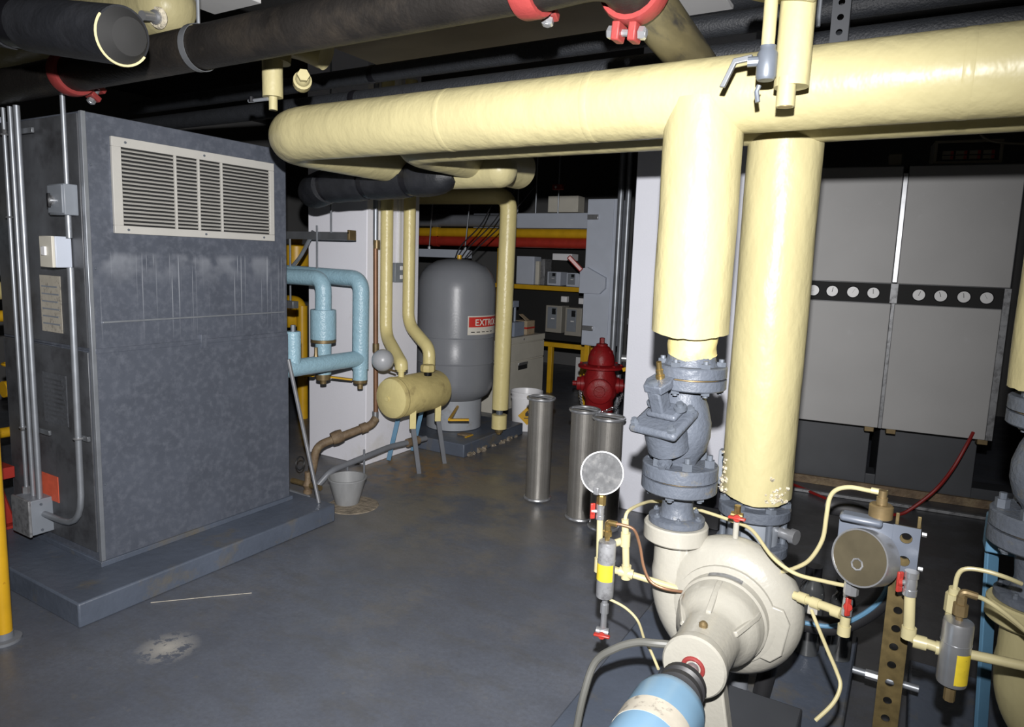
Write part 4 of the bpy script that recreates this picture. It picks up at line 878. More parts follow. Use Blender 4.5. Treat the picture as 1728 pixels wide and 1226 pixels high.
bbox('upper_strip', -.020, .010, -.008, .03, 1.54, 2.26, STEEL, cs, .003); bbox('lower_strip', -.011, .011, -.006, .03, .535, 1.40, ALU, cs, .002)
bbox('joint_plate', -.024, .022, -.006, .03, 1.40, 1.535, ALU, cs, .002)
es = tag(bbox('edge_strip', .616, .655, .0, .03, .535, 1.53, ALU, None, .002), 'narrow aluminium strip at the right edge of the boilers', 'trim strip')
cp = thing('boiler_controller', 'buff framed control panel with red keys on top of boilers', 'control panel', BL(.33, .15, 2.325))
bbox('case', .15, .53, .1, .3, 2.325, 2.475, BEIG, cp); fp = bbox('display', .168, .512, .094, .102, 2.343, 2.458, LCD, cp, .001)
for s in ((.15, .53, 2.458, 2.475), (.15, .53, 2.325, 2.343)): bbox('frame_bar', s[0], s[1], .085, .1, s[2], s[3], KEY, cp, .001)
for s in ((.15, .168), (.512, .53)): bbox('frame_bar', s[0], s[1], .085, .1, 2.343, 2.458, KEY, cp, .001)
for i in range(4):
    for j in range(2): bbox('key', .20 + i * .075, .245 + i * .075, .09, .095, 2.355 + j * .03, 2.378 + j * .03, KEY, fp, 0); bbox('lit_key', .245 + i * .075, .262 + i * .075, .09, .095, 2.355 + j * .03, 2.378 + j * .03, REDL, fp, 0)
tag(bbox('relay_box', -.11, -.03, .1, .18, 2.325, 2.40, KEY, None), 'small buff relay box standing on the left boiler', 'box')
tubing('pale cable drooping over the boiler control panel', [BL(.36, .05, 2.55), BL(.42, .04, 2.47), BL(.52, .03, 2.44), BL(.7, .05, 2.43)], .008, KEY, 'cable', 'cable')
tag(B().tube(spline([(.40, 5.36, .58), (.369, 5.31, .50), (.305, 5.25, .34), (.22, 5.17, .20), (.10, 5.13, .06), (.03, 5.1, .012), (-.06, 5.07, .012), (-.34, 5.1, .012), (-.69, 5.36, .012), (-.9, 5.45, .012)]), .011, 8).obj('power_cord', CORD), 'red power cord trailing across the floor before the boilers', 'cord')
tag(B().obox((.35, 5.36, .012), (2.0, .03, .02), Matrix.Rotation(R(7), 3, 'Z')).obj('floor_strip', ALU, None, .002), 'thin bright metal strip on floor in front of the boilers', 'strip')

# ------------------------------------------------------------------ blue pipes by the white pier
def simple_pipe(name, label, pts, r, mat, rad=.08, seg=20, cat='pipe'):
    t = thing(name, label, cat, pts[0]); B().tube(fillet(pts, rad, 7), r, seg).obj('pipe_run', mat, t); return t
b1 = simple_pipe('blue_drop_pipe', 'light blue drop pipe with thick sleeve, nearer the air unit', [(-4.4, 3.42, 1.43), (-3.55, 3.42, 1.43), (-3.555, 3.42, .76)], .056, BLU, .09, 26)
B().lathe([(.084, 1.005), (.088, 1.01), (.088, 1.21), (.084, 1.215)], (-3.553, 3.42, 0), (0, 0, 1), 30).obj('sleeve', BLU, b1)
B().lathe([(.086, .985), (.086, 1.006)], (-3.553, 3.42, 0), (0, 0, 1), 30).obj('sleeve_end', OLDBR, b1)
B().lathe([(.05, .72), (.05, .765), (.022, .718), (.022, .69)], (-3.555, 3.42, 0), (0, 0, 1), 18).obj('drain_end', OLDBR, b1)
B().beam((-3.60, 3.38, .745), (-3.74, 3.33, .745), .03, .012).obj('lever', YELP, b1, .003)
b2 = simple_pipe('blue_drop_pipe', 'light blue drop pipe next to the pier corner, joined to blue manifold', [(-4.5, 3.585, 1.455), (-3.355, 3.585, 1.435), (-3.36, 3.585, .80)], .058, BLU, .09, 26)
B().lathe([(.052, .72), (.052, .81)], (-3.36, 3.585, 0), (0, 0, 1), 22).obj('lower_end', BLU, b2)
B().lathe([(.046, .695), (.05, .70), (.05, .722)], (-3.36, 3.585, 0), (0, 0, 1), 18).obj('drain_end', OLDBR, b2)
B().lathe([(.02, .655), (.02, .70)], (-3.36, 3.585, 0), (0, 0, 1), 10).obj('nipple', OLDBR, b2)
B().beam((-3.40, 3.55, .72), (-3.53, 3.47, .735), .035, .012).obj('lever', YELP, b2, .003)
b3 = simple_pipe('blue_manifold', 'light blue horizontal manifold with a capped stub', [(-3.36, 2.80, .875), (-3.36, 3.585, .875)], .056, BLU, .05, 26)
B().lathe([(.047, .90), (.047, 1.105), (.043, 1.11)], (-3.36, 2.98, 0), (0, 0, 1), 24).obj('stub', BLU, b3)
B().lathe([(.016, 1.11), (.016, 1.15)], (-3.36, 2.98, 0), (0, 0, 1), 6).obj('stub_plug', BOLT, b3)
B().lathe([(.018, .92), (.012, .95), (.012, .99)], (-3.36, 3.17, 0), (0, 0, 1), 10).obj('thermometer_well', OLDBR, b3)
rod = tag(B().tube([(-2.985, 2.835, .112), (-3.085, 2.70, .99)], .0115, 14).obj('steel_rod', STEEL), 'bright steel rod leaning against the right side of the air unit', 'rod')
stt = thing('strut_shelf', 'grey strut arm on threaded rods above the blue pipes', 'strut', (-3.8, 3.6, 1.72))
bx('channel', (-4.5, 3.57, 1.70), (-3.455, 3.63, 1.752), STRUT, stt, .003); bx('channel_lip', (-4.5, 3.565, 1.745), (-3.455, 3.635, 1.755), STRUT, stt, 0)
bx('end_cap', (-3.47, 3.565, 1.70), (-3.45, 3.635, 1.77), OLDBR, stt, .003)
for x, z0, z1 in ((-3.62, 1.75, 3.3), (-3.76, 1.45, 1.80), (-4.04, 1.2, 1.70)): B().tube([(x, 3.56, z0), (x, 3.56, z1)], .007, 8).obj('threaded_rod', CONDUIT, stt)
B().tube(spline([(-4.6, 3.6, 1.47), (-4.15, 3.6, 1.48), (-4.0, 3.6, 1.55), (-3.88, 3.6, 1.70), (-3.84, 3.6, 1.76)]), .014, 10).obj('flexible_conduit', CONDUIT, stt)
stl = thing('hanging_strut', 'lower grey strut piece under the light blue pipe runs', 'strut', (-4.1, 3.5, 1.22))
bx('channel', (-4.5, 3.30, 1.215), (-3.72, 3.35, 1.265), STRUT, stl, .003); B().tube([(-3.98, 3.28, 1.22), (-3.98, 3.28, 1.72)], .006, 8).obj('threaded_rod', CONDUIT, stl)
# yellow gas gear in the gap
gg = thing('gas_train', 'yellow gas pipework with regulator between air unit and pier', 'gas pipe', (-5.1, 4.6, 0))
B().tube([(-5.06, 4.6, 0), (-5.06, 4.6, 1.1)], .05, 16).obj('riser', YELP, gg)
B().tube(fillet([(-5.35, 4.6, 1.14), (-5.07, 4.6, 1.14), (-5.06, 4.6, .9)], .1), .05, 16).obj('elbow', YELP, gg)
B().lathe([(.09, 0), (.11, .03), (.11, .12), (.07, .17)], (-5.22, 4.62, .90), (0, -.2, 1), 20).obj('regulator', YELP, gg)
B().lathe([(.10, 0), (.12, .02), (.12, .20), (.10, .22)], (-5.13, 4.6, 1.46), (0, 0, 1), 24).obj('actuator', YELP, gg)
B().lathe([(.11, 0), (.11, .1)], (-5.13, 4.6, 1.36), (0, 0, 1), 24).obj('actuator_base', BOX2, gg)
B().lathe([(.05, 0), (.06, .08)], (-5.13, 4.6, 1.68), (0, 0, 1), 16).obj('actuator_cap', YELP, gg)
B().tube([(-5.5, 4.6, .60), (-5.06, 4.6, .60)], .05, 16).obj('crossbar', YELP, gg)
cpv = thing('copper_pipe', 'thin copper pipe running up the white pier corner', 'pipe', (-3.42, 3.79, .4))
B().tube([(-3.40, 3.78, 1.70), (-3.385, 3.78, .42)], .018, 14).obj('pipe_run', COP, cpv)
B().tube([(-3.405, 3.78, 3.3), (-3.40, 3.78, 1.68)], .019, 14).obj('upper_run', CONDUIT, cpv)
for z in (1.68, .93, .42): B().lathe([(.024, -.03), (.024, .03)], (-3.39, 3.78, z), (0, 0, 1), 12).obj('coupling', OLDBR if z != .42 else STEEL, cpv)
rw = thing('corroded_pipe', 'corroded brown drain pipe sloping across the pier face', 'pipe', (-3.5, 3.5, .02))
B().tube(fillet([(-3.385, 3.78, .40), (-3.39, 3.74, .355), (-3.60, 3.40, .235), (-3.62, 3.36, .0)], .06), .030, 14).obj('pipe_run', RUST, rw)
B().lathe([(.045, -.04), (.05, 0), (.045, .04)], (-3.525, 3.525, .285), (-.52, -.84, -.3), 14).obj('wye_fitting', RUST, rw)
B().lathe([(.038, -.025), (.038, .025)], (-3.42, 3.69, .337), (-.52, -.84, -.3), 14).obj('coupling', RUST, rw)
gd = thing('drain_pipe', 'painted grey drain pipe sloping low over the floor', 'pipe', (-3.4, 3.4, .05))
B().tube(fillet([(-3.30, 4.28, .155), (-3.36, 3.9, .155), (-3.36, 3.3, .12), (-3.40, 3.20, .02)], .05), .022, 14).obj('pipe_run', GRYP, gd)
B().lathe([(.034, -.06), (.034, .06)], (-3.32, 4.14, .155), (.1, 1, 0), 14).obj('coupling', RUST, gd)
for y in (3.45, 3.62): B().tube([(-3.35, y, .0), (-3.35, y, .20 if y > 3.5 else .13)], .008, 8).obj('support_rod', GRYP, gd)
orng = tag(B().tube([(-3.92, 3.35, .0), (-3.90, 3.35, .33)], .018, 12).lathe([(.026, -.02), (.026, .02)], (-3.90, 3.35, .33), (0, 0, 1), 12).obj('copper_stub', COP), 'short orange copper stub behind the leaning rod', 'pipe')
dv = thing('floor_valve', 'small corroded valve cluster at floor by the leaning rod', 'valve', (-3.42, 3.12, 0))
B().lathe([(.03, 0), (.03, .02), (.02, .03), (.035, .06), (.02, .09), (.02, .15)], (-3.40, 3.13, 0), (0, 0, 1), 12).obj('body', RUST, dv)
B().tube([(-3.55, 3.13, .06), (-3.28, 3.13, .06)], .018, 10).obj('branch', OLDBR, dv)
B().tube([(-3.5, 3.02, .03), (-3.26, 3.0, .03)], .022, 10).obj('lower_branch', GRYP, dv)
B().torus((-3.46, 3.12, .20), (1, .2, .1), .045, .005, 20, 6).obj('wire_loop', RUB, dv)
bk = thing('plaster_bucket', 'small grey tapered bucket standing on the floor near the pad', 'bucket', (-3.06, 3.15, 0))
B().lathe([(0, .004), (.075, .004), (.078, .012), (.118, .165), (.125, .168), (.125, .176), (.115, .176), (.078, .03), (0, .03)], (-3.06, 3.15, 0), (0, 0, 1), 30).obj('pail', FOAM, bk)
B().lathe([(0, .031), (.08, .031), (.079, .045), (0, .045)], (-3.06, 3.15, 0), (0, 0, 1), 24).obj('residue', CHIP, bk)
tag(B().lathe([(.165, 0), (.16, .004), (0, .0045)], (-3.0, 3.14, 0), (0, 0, 1), 30).obj('residue_disc', CHIP), 'thin dried ring of residue under the grey bucket', 'residue')
for lab, x, y in (('blue strap hanging below the front of the yellow vessel', -3.43, 3.98), ('blue strap hanging below the rear of the yellow vessel', -3.45, 4.30)):
    o = B().beam((x, y, .02), (x + .06, y + .06, .42), .035, .012).obj('blue_strap', BLUH, None, .003); tag(o, lab, 'strap', 'blue straps')
ob = thing('outlet_box', 'grey duplex outlet box on the white pier between yellow pipes', 'outlet', (-3.5, 4.17, 1.4))
bx('case', (-3.52, 4.10, 1.40), (-3.485, 4.25, 1.55), BOX2, ob, .004)
for z in (1.44, 1.51): bx('socket', (-3.486, 4.155, z - .016), (-3.480, 4.195, z + .016), WHTP, ob, .003)
bx('surface_raceway', (-3.52, 4.16, 1.55), (-3.50, 4.19, 3.2), WHT, ob, .002)

# ------------------------------------------------------------------ yellow vessel and its pipes
hx = thing('yellow_vessel', 'horizontal pale yellow vessel on thin grey legs, dirt streaked', 'vessel', (-3.1, 3.9, 0))
B().lathe([(0, -.018), (.05, -.016), (.11, -.006), (.142, .008), (.148, .02), (.148, .50), (.142, .515), (.10, .535), (0, .55)], (-3.14, 3.66, .60), (.04, 1, .0), 40).obj('shell', YELD, hx)
B().lathe([(.149, 0), (.151, .004), (.151, .014), (.149, .018)], (-3.14, 3.685, .60), (.04, 1, 0), 40).obj('weld_band', YELD, hx)
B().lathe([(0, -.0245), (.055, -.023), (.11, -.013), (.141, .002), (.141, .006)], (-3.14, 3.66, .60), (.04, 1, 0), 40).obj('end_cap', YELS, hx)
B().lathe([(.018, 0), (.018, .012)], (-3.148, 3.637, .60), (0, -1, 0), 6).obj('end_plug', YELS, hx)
B().lathe([(.008, 0), (.008, .004)], (-3.0, 4.08, .64), (1, 0, .2), 8).obj('side_plug', BOLT, hx)
for x, y, fx, fy in ((-3.05, 3.80, -3.08, 3.92), (-3.05, 4.10, -3.08, 4.24)):
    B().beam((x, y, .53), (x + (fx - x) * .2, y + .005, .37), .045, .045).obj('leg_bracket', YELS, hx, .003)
    B().beam((x, y, .40), (fx, fy, 0), .034, .034).obj('leg', GRYP, hx, .003)
B().lathe([(.05, 0), (.055, .01), (.055, .04), (.048, .05)], (-3.06, 3.98, .765), (0, 0, 1), 8).obj('vent_cap', YELD, hx)
B().lathe([(.03, .735), (.03, .77)], (-3.06, 3.98, 0), (0, 0, 1), 12).obj('vent_neck', BLKG, hx)
for lab, x, y, tx, ty, z in (('pale yellow pipe dropping to the front of the yellow vessel', -3.47, 3.98, -3.13, 3.76, 1.0), ('pale yellow pipe dropping to the rear of the yellow vessel', -3.40, 4.16, -3.12, 4.07, 1.08)):
    t = thing('vessel_feed_pipe', lab, 'pipe', (tx, ty, .73), 'vessel feed pipes')
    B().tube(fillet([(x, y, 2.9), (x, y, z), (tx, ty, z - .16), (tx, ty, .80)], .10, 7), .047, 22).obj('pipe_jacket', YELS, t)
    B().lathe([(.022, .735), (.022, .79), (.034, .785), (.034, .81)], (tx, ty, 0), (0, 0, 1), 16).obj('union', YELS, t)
gl = thing('light_globe', 'frosted round globe hanging in front of the yellow feed pipe', 'globe', (-3.19, 3.63, .87))
B().ball((-3.19, 3.63, .873), .078, 26, 16).obj('globe', GLOBE, gl); B().lathe([(.03, 0), (.03, .02)], (-3.21, 3.69, .86), (-.3, 1, 0), 14).obj('collar', OLDBR, gl)
B().tube([(-3.2, 3.66, .81), (-3.1, 3.66, .80)], .008, 8).obj('pull_wire', OLDBR, gl)
ylv = tag(B().beam((-3.10, 4.32, .33), (-2.98, 4.42, .33), .035, .016).tube([(-3.33, 4.76, .33), (-3.10, 4.32, .33)], .013, 10).obj('valve_lever', YELP, None, .003), 'yellow valve lever sticking out beside the tank skirt', 'lever')

# ------------------------------------------------------------------ expansion tank on its pad
tp = thing('tank_pad', 'chipped grey concrete pad under the grey expansion tank', 'pad', (-3.45, 4.9, 0))
bx('slab', (-3.95, 4.44, 0), (-3.035, 5.40, .11), CONC, tp, .008)
b = B(); rnd = random.Random(9)
for k in range(40):
    y = rnd.uniform(4.5, 5.4); s = rnd.uniform(.012, .045)
    b.obox((-3.035, y, rnd.uniform(.0, .02)), (s, s * 1.2, s * .7), Matrix.Rotation(rnd.uniform(0, 3), 3, (.3, .4, 1)))
q = b.obj('crumbled_edge', CHIP, tp); q['kind'] = 'stuff'
TX, TY = -3.49, 4.93
tk = thing('expansion_tank', 'large grey domed expansion tank with red and white sticker', 'tank', (TX, TY, .11))
B().lathe([(.245, .115), (.245, .40)], (TX, TY, 0), (0, 0, 1), 40).obj('skirt', TANKB, tk)
B().lathe([(.10, .36), (.25, .375), (.31, .42), (.338, .48), (.343, .54), (.343, .70)], (TX, TY, 0), (0, 0, 1), 52).obj('lower_shell', TANK, tk)
B().lathe([(.345, .70), (.348, .705), (.345, .712), (.343, .715), (.343, .925)], (TX, TY, 0), (0, 0, 1), 52).obj('middle_shell', TANK, tk)
B().lathe([(.345, .925), (.347, .93), (.343, .938), (.343, 1.33), (.335, 1.40), (.31, 1.47), (.26, 1.53), (.18, 1.575), (.09, 1.595), (0, 1.60)], (TX, TY, 0), (0, 0, 1), 52).obj('upper_shell', TANK, tk)
B().lathe([(.02, 1.595), (.02, 1.63)], (TX + .02, TY, 0), (0, 0, 1), 12).obj('air_valve', YELP, tk)
def wrap(name, a0, a1, z0, z1, r, mat, parent):
    b = B(); n = 18; lo, hi = [], []
    for k in range(n):
        a = a0 + (a1 - a0) * k / (n - 1); lo.append(b.bm.verts.new((TX + r * math.cos(a), TY + r * math.sin(a), z0))); hi.append(b.bm.verts.new((TX + r * math.cos(a), TY + r * math.sin(a), z1)))
    for k in range(n - 1): b.bm.faces.new((lo[k], lo[k + 1], hi[k + 1], hi[k]))
    return b.obj(name, mat, parent)
stk = wrap('sticker', R(-38), R(28), .965, 1.125, .3445, STKW, tk)
wrap('red_field', R(-36.5), R(26), 1.03, 1.115, .3455, STKR, stk)
for i, ch in enumerate('EXTROL'):
    a = R(-24 + (0, 8.6, 16.6, 24.8, 34, 43)[i]); rr = .3462
    text_mesh('letter', ch, .078, TEXTW, stk, (TX + rr * math.cos(a), TY + rr * math.sin(a), 1.043), (-math.sin(a), math.cos(a), 0), (0, 0, 1), (math.cos(a), math.sin(a), 0))
for i in range(5):
    a = R(-33 + i * 9); wrap('small_print', a, a + R(6), .985, .992, .3458, TEXTD, stk)
tag(bx('channel_beam', (-5.45, 6.6, 1.605), (-4.51, 6.66, 1.70), PANG), 'grey steel channel hung just above the tank dome', 'beam')
for lab, x, z0, z1, dx in (('thin hanger rod at the left end of the grey channel', -5.09, 1.70, 3.34, .12), ('thin hanger rod at right end of the grey channel', -4.57, 1.70, 3.34, .16)):
    tag(B().tube([(x, 6.6, z0), (x + dx, 6.6, z1)], .008, 8).lathe([(.02, 0), (.02, .03)], (x, 6.6, z0), (0, 0, 1), 6).obj('hanger_rod', CONDUIT), lab, 'rod', 'hanger rods')
for k, (lab, off) in enumerate((('black cable looping down to the tank dome, leftmost', -.10), ('black cable looping to the tank dome, middle', 0), ('black cable looping to the tank dome, rightmost', .10))):
    tubing(lab, [(TX + off * .6, TY + .05, 1.60), (TX + off, TY + .2, 1.72), (TX + off * 1.2 + .05, TY + .5, 1.95), (TX + off * 2 + .1, TY + .8, 2.3)], .006, RUB, 'cable', 'cable')
fb = thing('floor_box', 'small drain box with yellow edge on the tank pad', 'drain', (-3.2, 4.72, .11))
bx('body', (-3.26, 4.66, .11), (-3.16, 4.74, .125), RUST, fb, .003); bx('yellow_edge', (-3.16, 4.63, .11), (-3.145, 4.74, .118), YELP, fb, .001)

# ------------------------------------------------------------------ strainer baskets, pail, hydrant
def basket(label, x, y, h, r):
    t = thing('strainer_basket', label, 'strainer', (x, y, 0), 'perforated strainer baskets')
    B().shell([(r - .003, .02), (r, .02), (r, h), (r - .003, h), (r - .003, .02)], (x, y, 0), (0, 0, 1), 40).obj('mesh_cylinder', PERF, t)
    B().torus((x, y, h), (0, 0, 1), r + .006, .010, 40, 8).obj('top_rim', STEEL, t)
    B().torus((x, y, .018), (0, 0, 1), r + .003, .010, 40, 8).obj('bottom_rim', STEEL, t)
    B().tube([(x - r, y, h + .006), (x, y - .01, h + .01), (x + r, y, h + .006)], .006, 8).obj('handle_bar', STEEL, t)
    B().lathe([(r - .004, .01), (r - .004, .02)], (x, y, 0), (0, 0, 1), 30).obj('bottom_plate', STEEL, t)
    return t
basket('perforated steel strainer basket standing alone, farthest from the pillar', -2.085, 3.945, .70, .082)
basket('perforated steel strainer basket in the middle of the three', -1.70, 3.80, .70, .084)
basket('perforated steel strainer basket nearest the pillar, behind gauge', -1.512, 3.735, .69, .086)
wp = thing('plastic_pail', 'white plastic pail with yellow hazard diamond beside the drop pipe', 'pail', (-3.15, 5.58, 0))
px, py = -3.13, 5.62
B().lathe([(0, 0), (.13, 0), (.133, .01), (.145, .30), (.152, .30), (.152, .315), (.146, .316), (.147, .345), (.156, .346), (.156, .37), (.149, .37), (.140, .34), (.128, .02), (0, .02)], (px, py, 0), (0, 0, 1), 40).obj('tub', WHTP, wp)
b = B(); dv_ = Vector((.56, -.83, 0)).normalized(); tu = Vector((.83, .56, 0)).normalized(); cc = Vector((px, py, .155)) + dv_ * .1405
dia = b.prism([(0, -.088), (.088, 0), (0, .088), (-.088, 0)], cc, tu, (0, 0, 1), dv_, .003).obj('hazard_diamond', YELP, wp)
B().prism([(-.018, -.012), (.018, -.012), (.022, .008), (.006, .02), (.008, .045), (-.008, .03), (-.02, .012)], cc + dv_ * .003 + Vector((0, 0, .01)), tu, (0, 0, 1), dv_, .001).obj('flame_symbol', TEXTD, dia)
B().prism([(-.03, -.026), (.03, -.026), (.03, -.019), (-.03, -.019)], cc + dv_ * .003, tu, (0, 0, 1), dv_, .001).obj('symbol_bar', TEXTD, dia)
HX, HY = -2.33, 5.5; hd = Vector((.38, -.92, 0)).normalized(); hs = Vector((.92, .38, 0)).normalized()
hy = thing('fire_hydrant', 'red cast iron fire hydrant standing left of the pillar', 'hydrant', (HX, HY, 0)); hc = Vector((HX, HY, 0))
B().lathe([(.17, 0), (.17, .03), (.125, .035), (.125, .42), (.15, .46), (.15, .60), (.125, .66), (.125, .70)], hc, (0, 0, 1), 40).obj('barrel', REDH, hy)
B().lathe([(.125, .69), (.195, .695), (.2, .70), (.2, .715), (.19, .722), (.12, .73)], hc, (0, 0, 1), 40).obj('bonnet_flange', REDH, hy)
B().lathe([(.118, .73), (.118, .76), (.112, .80), (.095, .84), (.07, .875), (.05, .89), (.05, .905), (.03, .912)], hc, (0, 0, 1), 36).obj('bonnet', REDH, hy)
B().lathe([(.024, .905), (.024, .955), (.016, .96)], hc, (0, 0, 1), 5).obj('operating_nut', REDH, hy)
for k in range(8):
    a = 2 * PI * k / 8 + .3; B().lathe([(.012, .72), (.012, .735)], hc + Vector((.175 * math.cos(a), .175 * math.sin(a), 0)), (0, 0, 1), 6).obj('flange_bolt', REDH, hy)
    a += .2; e = Vector((math.cos(a), math.sin(a), 0)); B().beam(hc + e * .112 + Vector((0, 0, .74)), hc + e * .088 + Vector((0, 0, .85)), .014, .014).obj('bonnet_rib', REDH, hy, .003)
nz = hc + Vector((0, 0, .535))
B().lathe([(.085, .08), (.085, .15), (.105, .152), (.108, .16), (.108, .195), (.095, .202), (.05, .204), (.045, .212), (0, .213)], nz - Vector((0, 0, .02)), hd, 32).obj('pumper_cap', REDH, hy)
for s in (-1, 1): B().lathe([(.065, .09), (.065, .14), (.072, .142), (.072, .165), (.06, .17), (.06, .20), (.045, .205), (.022, .207), (.022, .24), (.014, .242)], nz + Vector((0, 0, .01)), hs * s, 24).obj('hose_cap', REDH, hy)
b = B(); chp = spline([nz + hs * .20 + Vector((0, 0, -.06)), nz + hs * .15 + hd * .1 + Vector((0, 0, -.15)), nz + hd * .16 + Vector((0, 0, -.22)), nz + hd * .15 - hs * .04 + Vector((0, 0, -.24))], 9)
for i in range(len(chp) - 1):
    d = (chp[i + 1] - chp[i]); ax = d.orthogonal() if i % 2 else d.cross(d.orthogonal()); b.torus((chp[i] + chp[i + 1]) / 2, ax, .011, .0035, 10, 5)
b.obj('chain', STEEL, hy)
b = B(); chp = spline([nz - hs * .17 + Vector((0, 0, -.06)), nz - hs * .15 + hd * .05 + Vector((0, 0, -.16)), nz - hs * .10 + hd * .12 + Vector((0, 0, -.26))], 9)
for i in range(len(chp) - 1):
    d = (chp[i + 1] - chp[i]); ax = d.orthogonal() if i % 2 else d.cross(d.orthogonal()); b.torus((chp[i] + chp[i + 1]) / 2, ax, .011, .0035, 10, 5)
b.obj('chain', STEEL, hy)

# ------------------------------------------------------------------ far background
fcab = thing('file_cabinet', 'beige lateral file cabinet behind the drop pipe', 'cabinet', (-3.95, 6.6, 0))
bx('body', (-4.2, 5.95, 0), (-3.70, 7.0, .77), BEIG, fcab)
for z0, z1 in ((.03, .50), (.515, .70)): dr = bx('drawer', (-3.71, 5.97, z0), (-3.685, 6.985, z1), BEIG, fcab, .004)
bx('top_rail', (-3.71, 5.95, .71), (-3.685, 7.0, .775), BEIG, fcab, .003)
bx('handle', (-3.686, 6.40, .46), (-3.675, 6.60, .49), STEEL, fcab, .003); bx('handle_recess', (-3.687, 6.40, .41), (-3.683, 6.60, .46), DARK, fcab, 0)
B().lathe([(.012, 0), (.012, .006)], (-3.685, 6.5, .745), (1, 0, 0), 10).obj('lock', STEEL, fcab)
bb = thing('blue_box', 'pale blue plastic case with handle on the file cabinet', 'case', (-3.83, 6.45, .775)); bx('case', (-3.95, 6.38, .775), (-3.74, 6.60, .93), LBLUE, bb)
B().tube(fillet([(-3.84, 6.43, .93), (-3.84, 6.43, 1.14), (-3.84, 6.55, 1.14), (-3.84, 6.55, .93)], .03), .014, 10).obj('handle', LBLUE, bb); bx('cap', (-3.89, 6.43, 1.09), (-3.79, 6.55, 1.16), LBLUE, bb)
ct = thing('carton', 'small printed carton beside the pale blue case', 'carton', (-3.8, 6.72, .775)); bx('box', (-3.9, 6.66, .775), (-3.74, 6.84, .93), CARD, ct); bx('red_band', (-3.9005, 6.6595, .84), (-3.7395, 6.8405, .86), STKR, ct, 0)
B().obox((-3.82, 6.75, .955), (.14, .08, .004), Matrix.Rotation(R(35), 3, 'Y')).obj('flap', CARD, ct)
fr = thing('equipment_rack', 'yellow steel equipment rack behind the grey panel', 'rack', (-4, 7.4, 0))
for z in (1.255, .575): bx('rail', (-4.75, 7.34, z), (-3.0, 7.40, z + .055), YELP, fr, .003)
for x in (-4.7, -3.80, -3.36): bx('post', (x - .028, 7.36, 0), (x + .028, 7.42, .575), YELP, fr, .003)
bx('upright', (-4.75, 7.60, 0), (-4.70, 7.66, 2.3), YELP, fr, .003)
bx('back_plate', (-4.75, 7.66, .62), (-3.0, 7.68, 2.0), DARK, fr, 0)
def vfd(label, x, z0, z1, wd, y=7.44, mat=VFDM):
    t = thing('motor_drive', label, 'motor drive', (x, y, z0), 'motor drives on the rack')
    bx('case', (x - wd / 2, y, z0), (x + wd / 2, y + .2, z1), mat, t, .006); bx('cover', (x - wd * .36, y - .012, z0 + (z1 - z0) * .15), (x + wd * .2, y, z1 - (z1 - z0) * .06), BOX2, t, .003)
    bx('keypad', (x - wd * .08, y - .018, z1 - (z1 - z0) * .32), (x + wd * .16, y - .011, z1 - (z1 - z0) * .1), LCD, t, .002); bx('badge', (x - wd * .12, y - .015, z0 + (z1 - z0) * .5), (x + wd * .08, y - .011, z0 + (z1 - z0) * .54), WHT, t, 0)
vfd('motor drive on the lower rack level, nearer the file cabinet', -3.81, .74, 1.07, .22); vfd('motor drive on lower rack level, nearer the grey panel', -3.545, .72, 1.06, .22)
vfd('small grey drive on the upper rack level, left one', -3.83, 1.315, 1.48, .18, mat=PANG); vfd('small grey drive on the upper rack level, right one', -3.575, 1.31, 1.475, .17, mat=PANG)
def rackbox(name, label, x0, x1, z0, z1, mat, y=7.44):
    t = thing(name, label, 'box', ((x0 + x1) / 2, y, z0)); bx('case', (x0, y, z0), (x1, y + .18, z1), mat, t, .004); bx('lid', (x0 + .01, y - .006, z0 + .01), (x1 - .01, y, z1 - .01), mat, t, .002); return t
rackbox('rack_box', 'tall plain grey enclosure on the upper rack beside the drop pipe', -4.36, -4.11, 1.312, 1.655, PANG)
rackbox('rack_box', 'narrow grey trunking on the rack beside the tall grey enclosure', -4.02, -3.96, 1.312, 1.63, ALU); rackbox('rack_box', 'narrow pale trunking on the upper rack, second from grey enclosure', -4.09, -4.04, 1.312, 1.6, BEIG)
rackbox('rack_box', 'white transmitter box on upper rack below the red pipe', -3.86, -3.60, 1.62, 1.70, WHTP); rackbox('rack_box', 'small white nameplate box above left motor drive', -3.80, -3.72, 1.11, 1.18, WHTP, 7.6)
rackbox('rack_box', 'small white nameplate box above right motor drive', -3.56, -3.48, 1.10, 1.17, WHTP, 7.6); rackbox('rack_box', 'white box low behind the rack post', -3.70, -3.42, .05, .40, WHT, 7.9)
rackbox('rack_box', 'pale box atop the grey wireway left of the grey panel', -3.95, -3.55, 2.19, 2.38, BEIG)
wy = thing('wireway', 'grey square wireway above the yellow and red pipes', 'wireway', (-3.8, 7.3, 1.98)); bx('trough', (-4.9, 7.25, 1.99), (-3.0, 7.38, 2.165), PANG, wy, .003)
for x in (-4.3, -4.05, -3.75): B().tube([(x, 7.32, 2.16), (x, 7.32, 3.3)], .009, 8).obj('hanger_rod', CONDUIT, wy)
for name, lab, z, r, mat in (('yellow_pipe', 'long yellow pipe above the long red pipe, far back', 1.925, .055, YELP), ('red_pipe', 'long red pipe running across the far back', 1.815, .06, REDP), ('grey_pipe', 'glossy dark grey pipe above the long yellow pipe', 2.07, .075, GRYP)):
    t = thing(name, lab, 'pipe', (-4.5, 7.2, z)); x1 = -3.0 if mat is not GRYP else -4.3
    B().tube([(-7.5, 7.15, z), (x1, 7.15, z)], r, 20).obj('pipe_run', mat, t); B().lathe([(r + .012, -.04), (r + .012, .04)], (-5.4, 7.15, z), (1, 0, 0), 20).obj('coupling', mat, t)
ep = thing('electrical_panel', 'tall light grey electrical panel with red switch handle', 'panel', (-2.87, 6.7, .73))
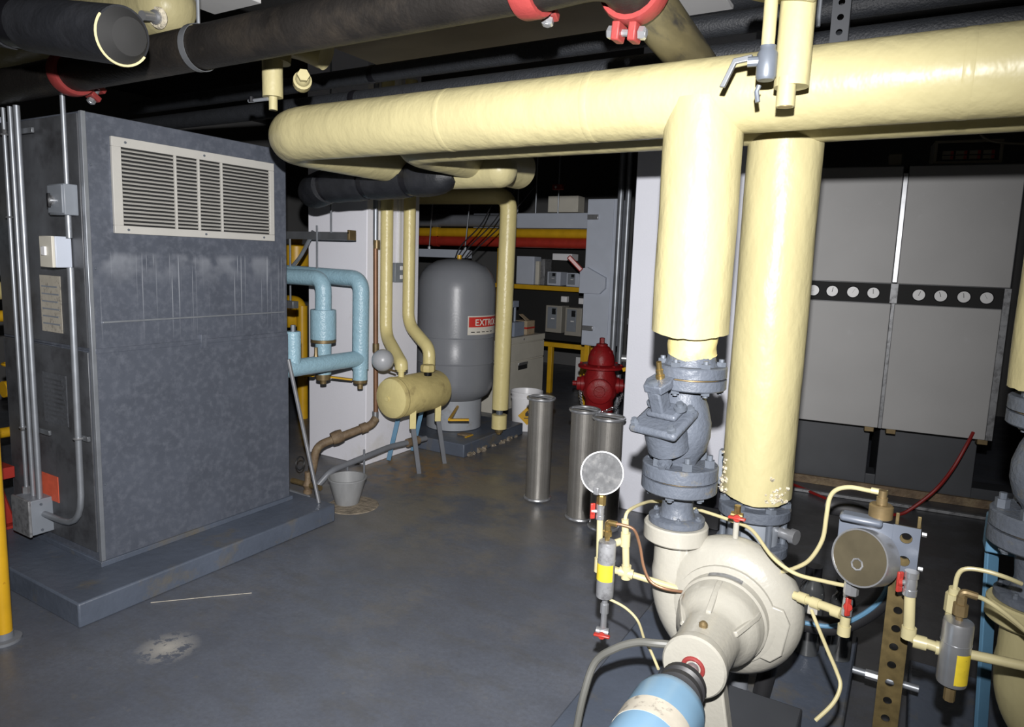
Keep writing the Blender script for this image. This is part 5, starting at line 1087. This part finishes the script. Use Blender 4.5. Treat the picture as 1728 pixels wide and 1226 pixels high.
bx('cabinet', (-3.035, 6.6, .735), (-2.70, 6.85, 2.255), PANG, ep, .004); bx('door', (-3.03, 6.588, .745), (-2.74, 6.602, 2.245), PANG, ep, .003)
for z in (2.07, .92): bx('latch', (-3.02, 6.565, z - .026), (-2.90, 6.59, z + .026), STEEL, ep, .004)
ds = B().prism([(-.10, 0), (.13, 0), (.19, .06), (.19, .17), (-.02, .27), (-.10, .25)], (-2.965, 6.60, 1.285), (1, 0, 0), (0, 0, 1), (0, -1, 0), .06).obj('disconnect', PANG, ep, .004)
B().beam((-3.04, 6.53, 1.52), (-3.17, 6.47, 1.66), .06, .05).obj('switch_handle', REDV, ds, .01)
bx('leg', (-3.02, 6.65, 0), (-2.965, 6.70, .735), YELP, ep, .003); bx('leg', (-2.76, 6.65, 0), (-2.705, 6.70, .735), YELP, ep, .003)
for lab, x, r in (('bright vertical conduit right of the electrical panel, left one', -2.655, .032), ('bright vertical conduit right of the electrical panel, right one', -2.575, .030)): conduit('conduit', lab, [(x, 6.55, 3.36), (x, 6.55, 0.0)], r)
vp_ = thing('black_riser', 'dark vertical pipe between conduits and white pillar', 'pipe', (-2.45, 6.5, 0)); B().tube([(-2.45, 6.55, 0), (-2.45, 6.55, 3.3)], .055, 18).obj('pipe_run', BLK, vp_); B().lathe([(.062, 1.0), (.062, 1.06)], (-2.45, 6.55, 0), (0, 0, 1), 18).obj('clamp', STEEL, vp_)
vb = thing('bronze_riser', 'brownish vertical pipe hugging the white pillar edge', 'pipe', (-1.84, 5.1, 0)); B().tube([(-1.86, 5.1, 0), (-1.86, 5.1, 2.1)], .025, 14).obj('pipe_run', OLDBR, vb)
for z in (1.17, 1.22): bx('bracket', (-1.92, 5.05, z), (-1.6, 5.08, z + .02), STEEL, vb, .002)
B().lathe([(.034, .95), (.034, 1.05)], (-1.86, 5.1, 0), (0, 0, 1), 12).obj('coupling', COP, vb)
hb = thing('hose_bib', 'steel hose bib valve right of the hydrant top', 'valve', (-1.9, 5.05, .85)); B().lathe([(.03, -.05), (.03, .05)], (-1.9, 5.02, .87), (1, .3, 0), 12).obj('body', STEEL, hb); B().beam((-1.93, 5.0, .78), (-1.88, 5.0, .80), .03, .03).obj('handle', YELP, hb, .003); B().lathe([(.022, 0), (.022, .26)], (-1.88, 5.03, .90), (1, -.1, .0), 12).obj('spout', WHTP, hb)
sk = thing('fire_bell', 'small red box high in the dark beyond the drop pipe', 'alarm', (-3.6, 7.3, 2.5)); bx('case', (-3.83, 7.3, 2.44), (-3.70, 7.36, 2.50), REDV, sk); B().ball((-3.78, 7.295, 2.47), .016, 10, 8).obj('lamp', WHTP, sk)
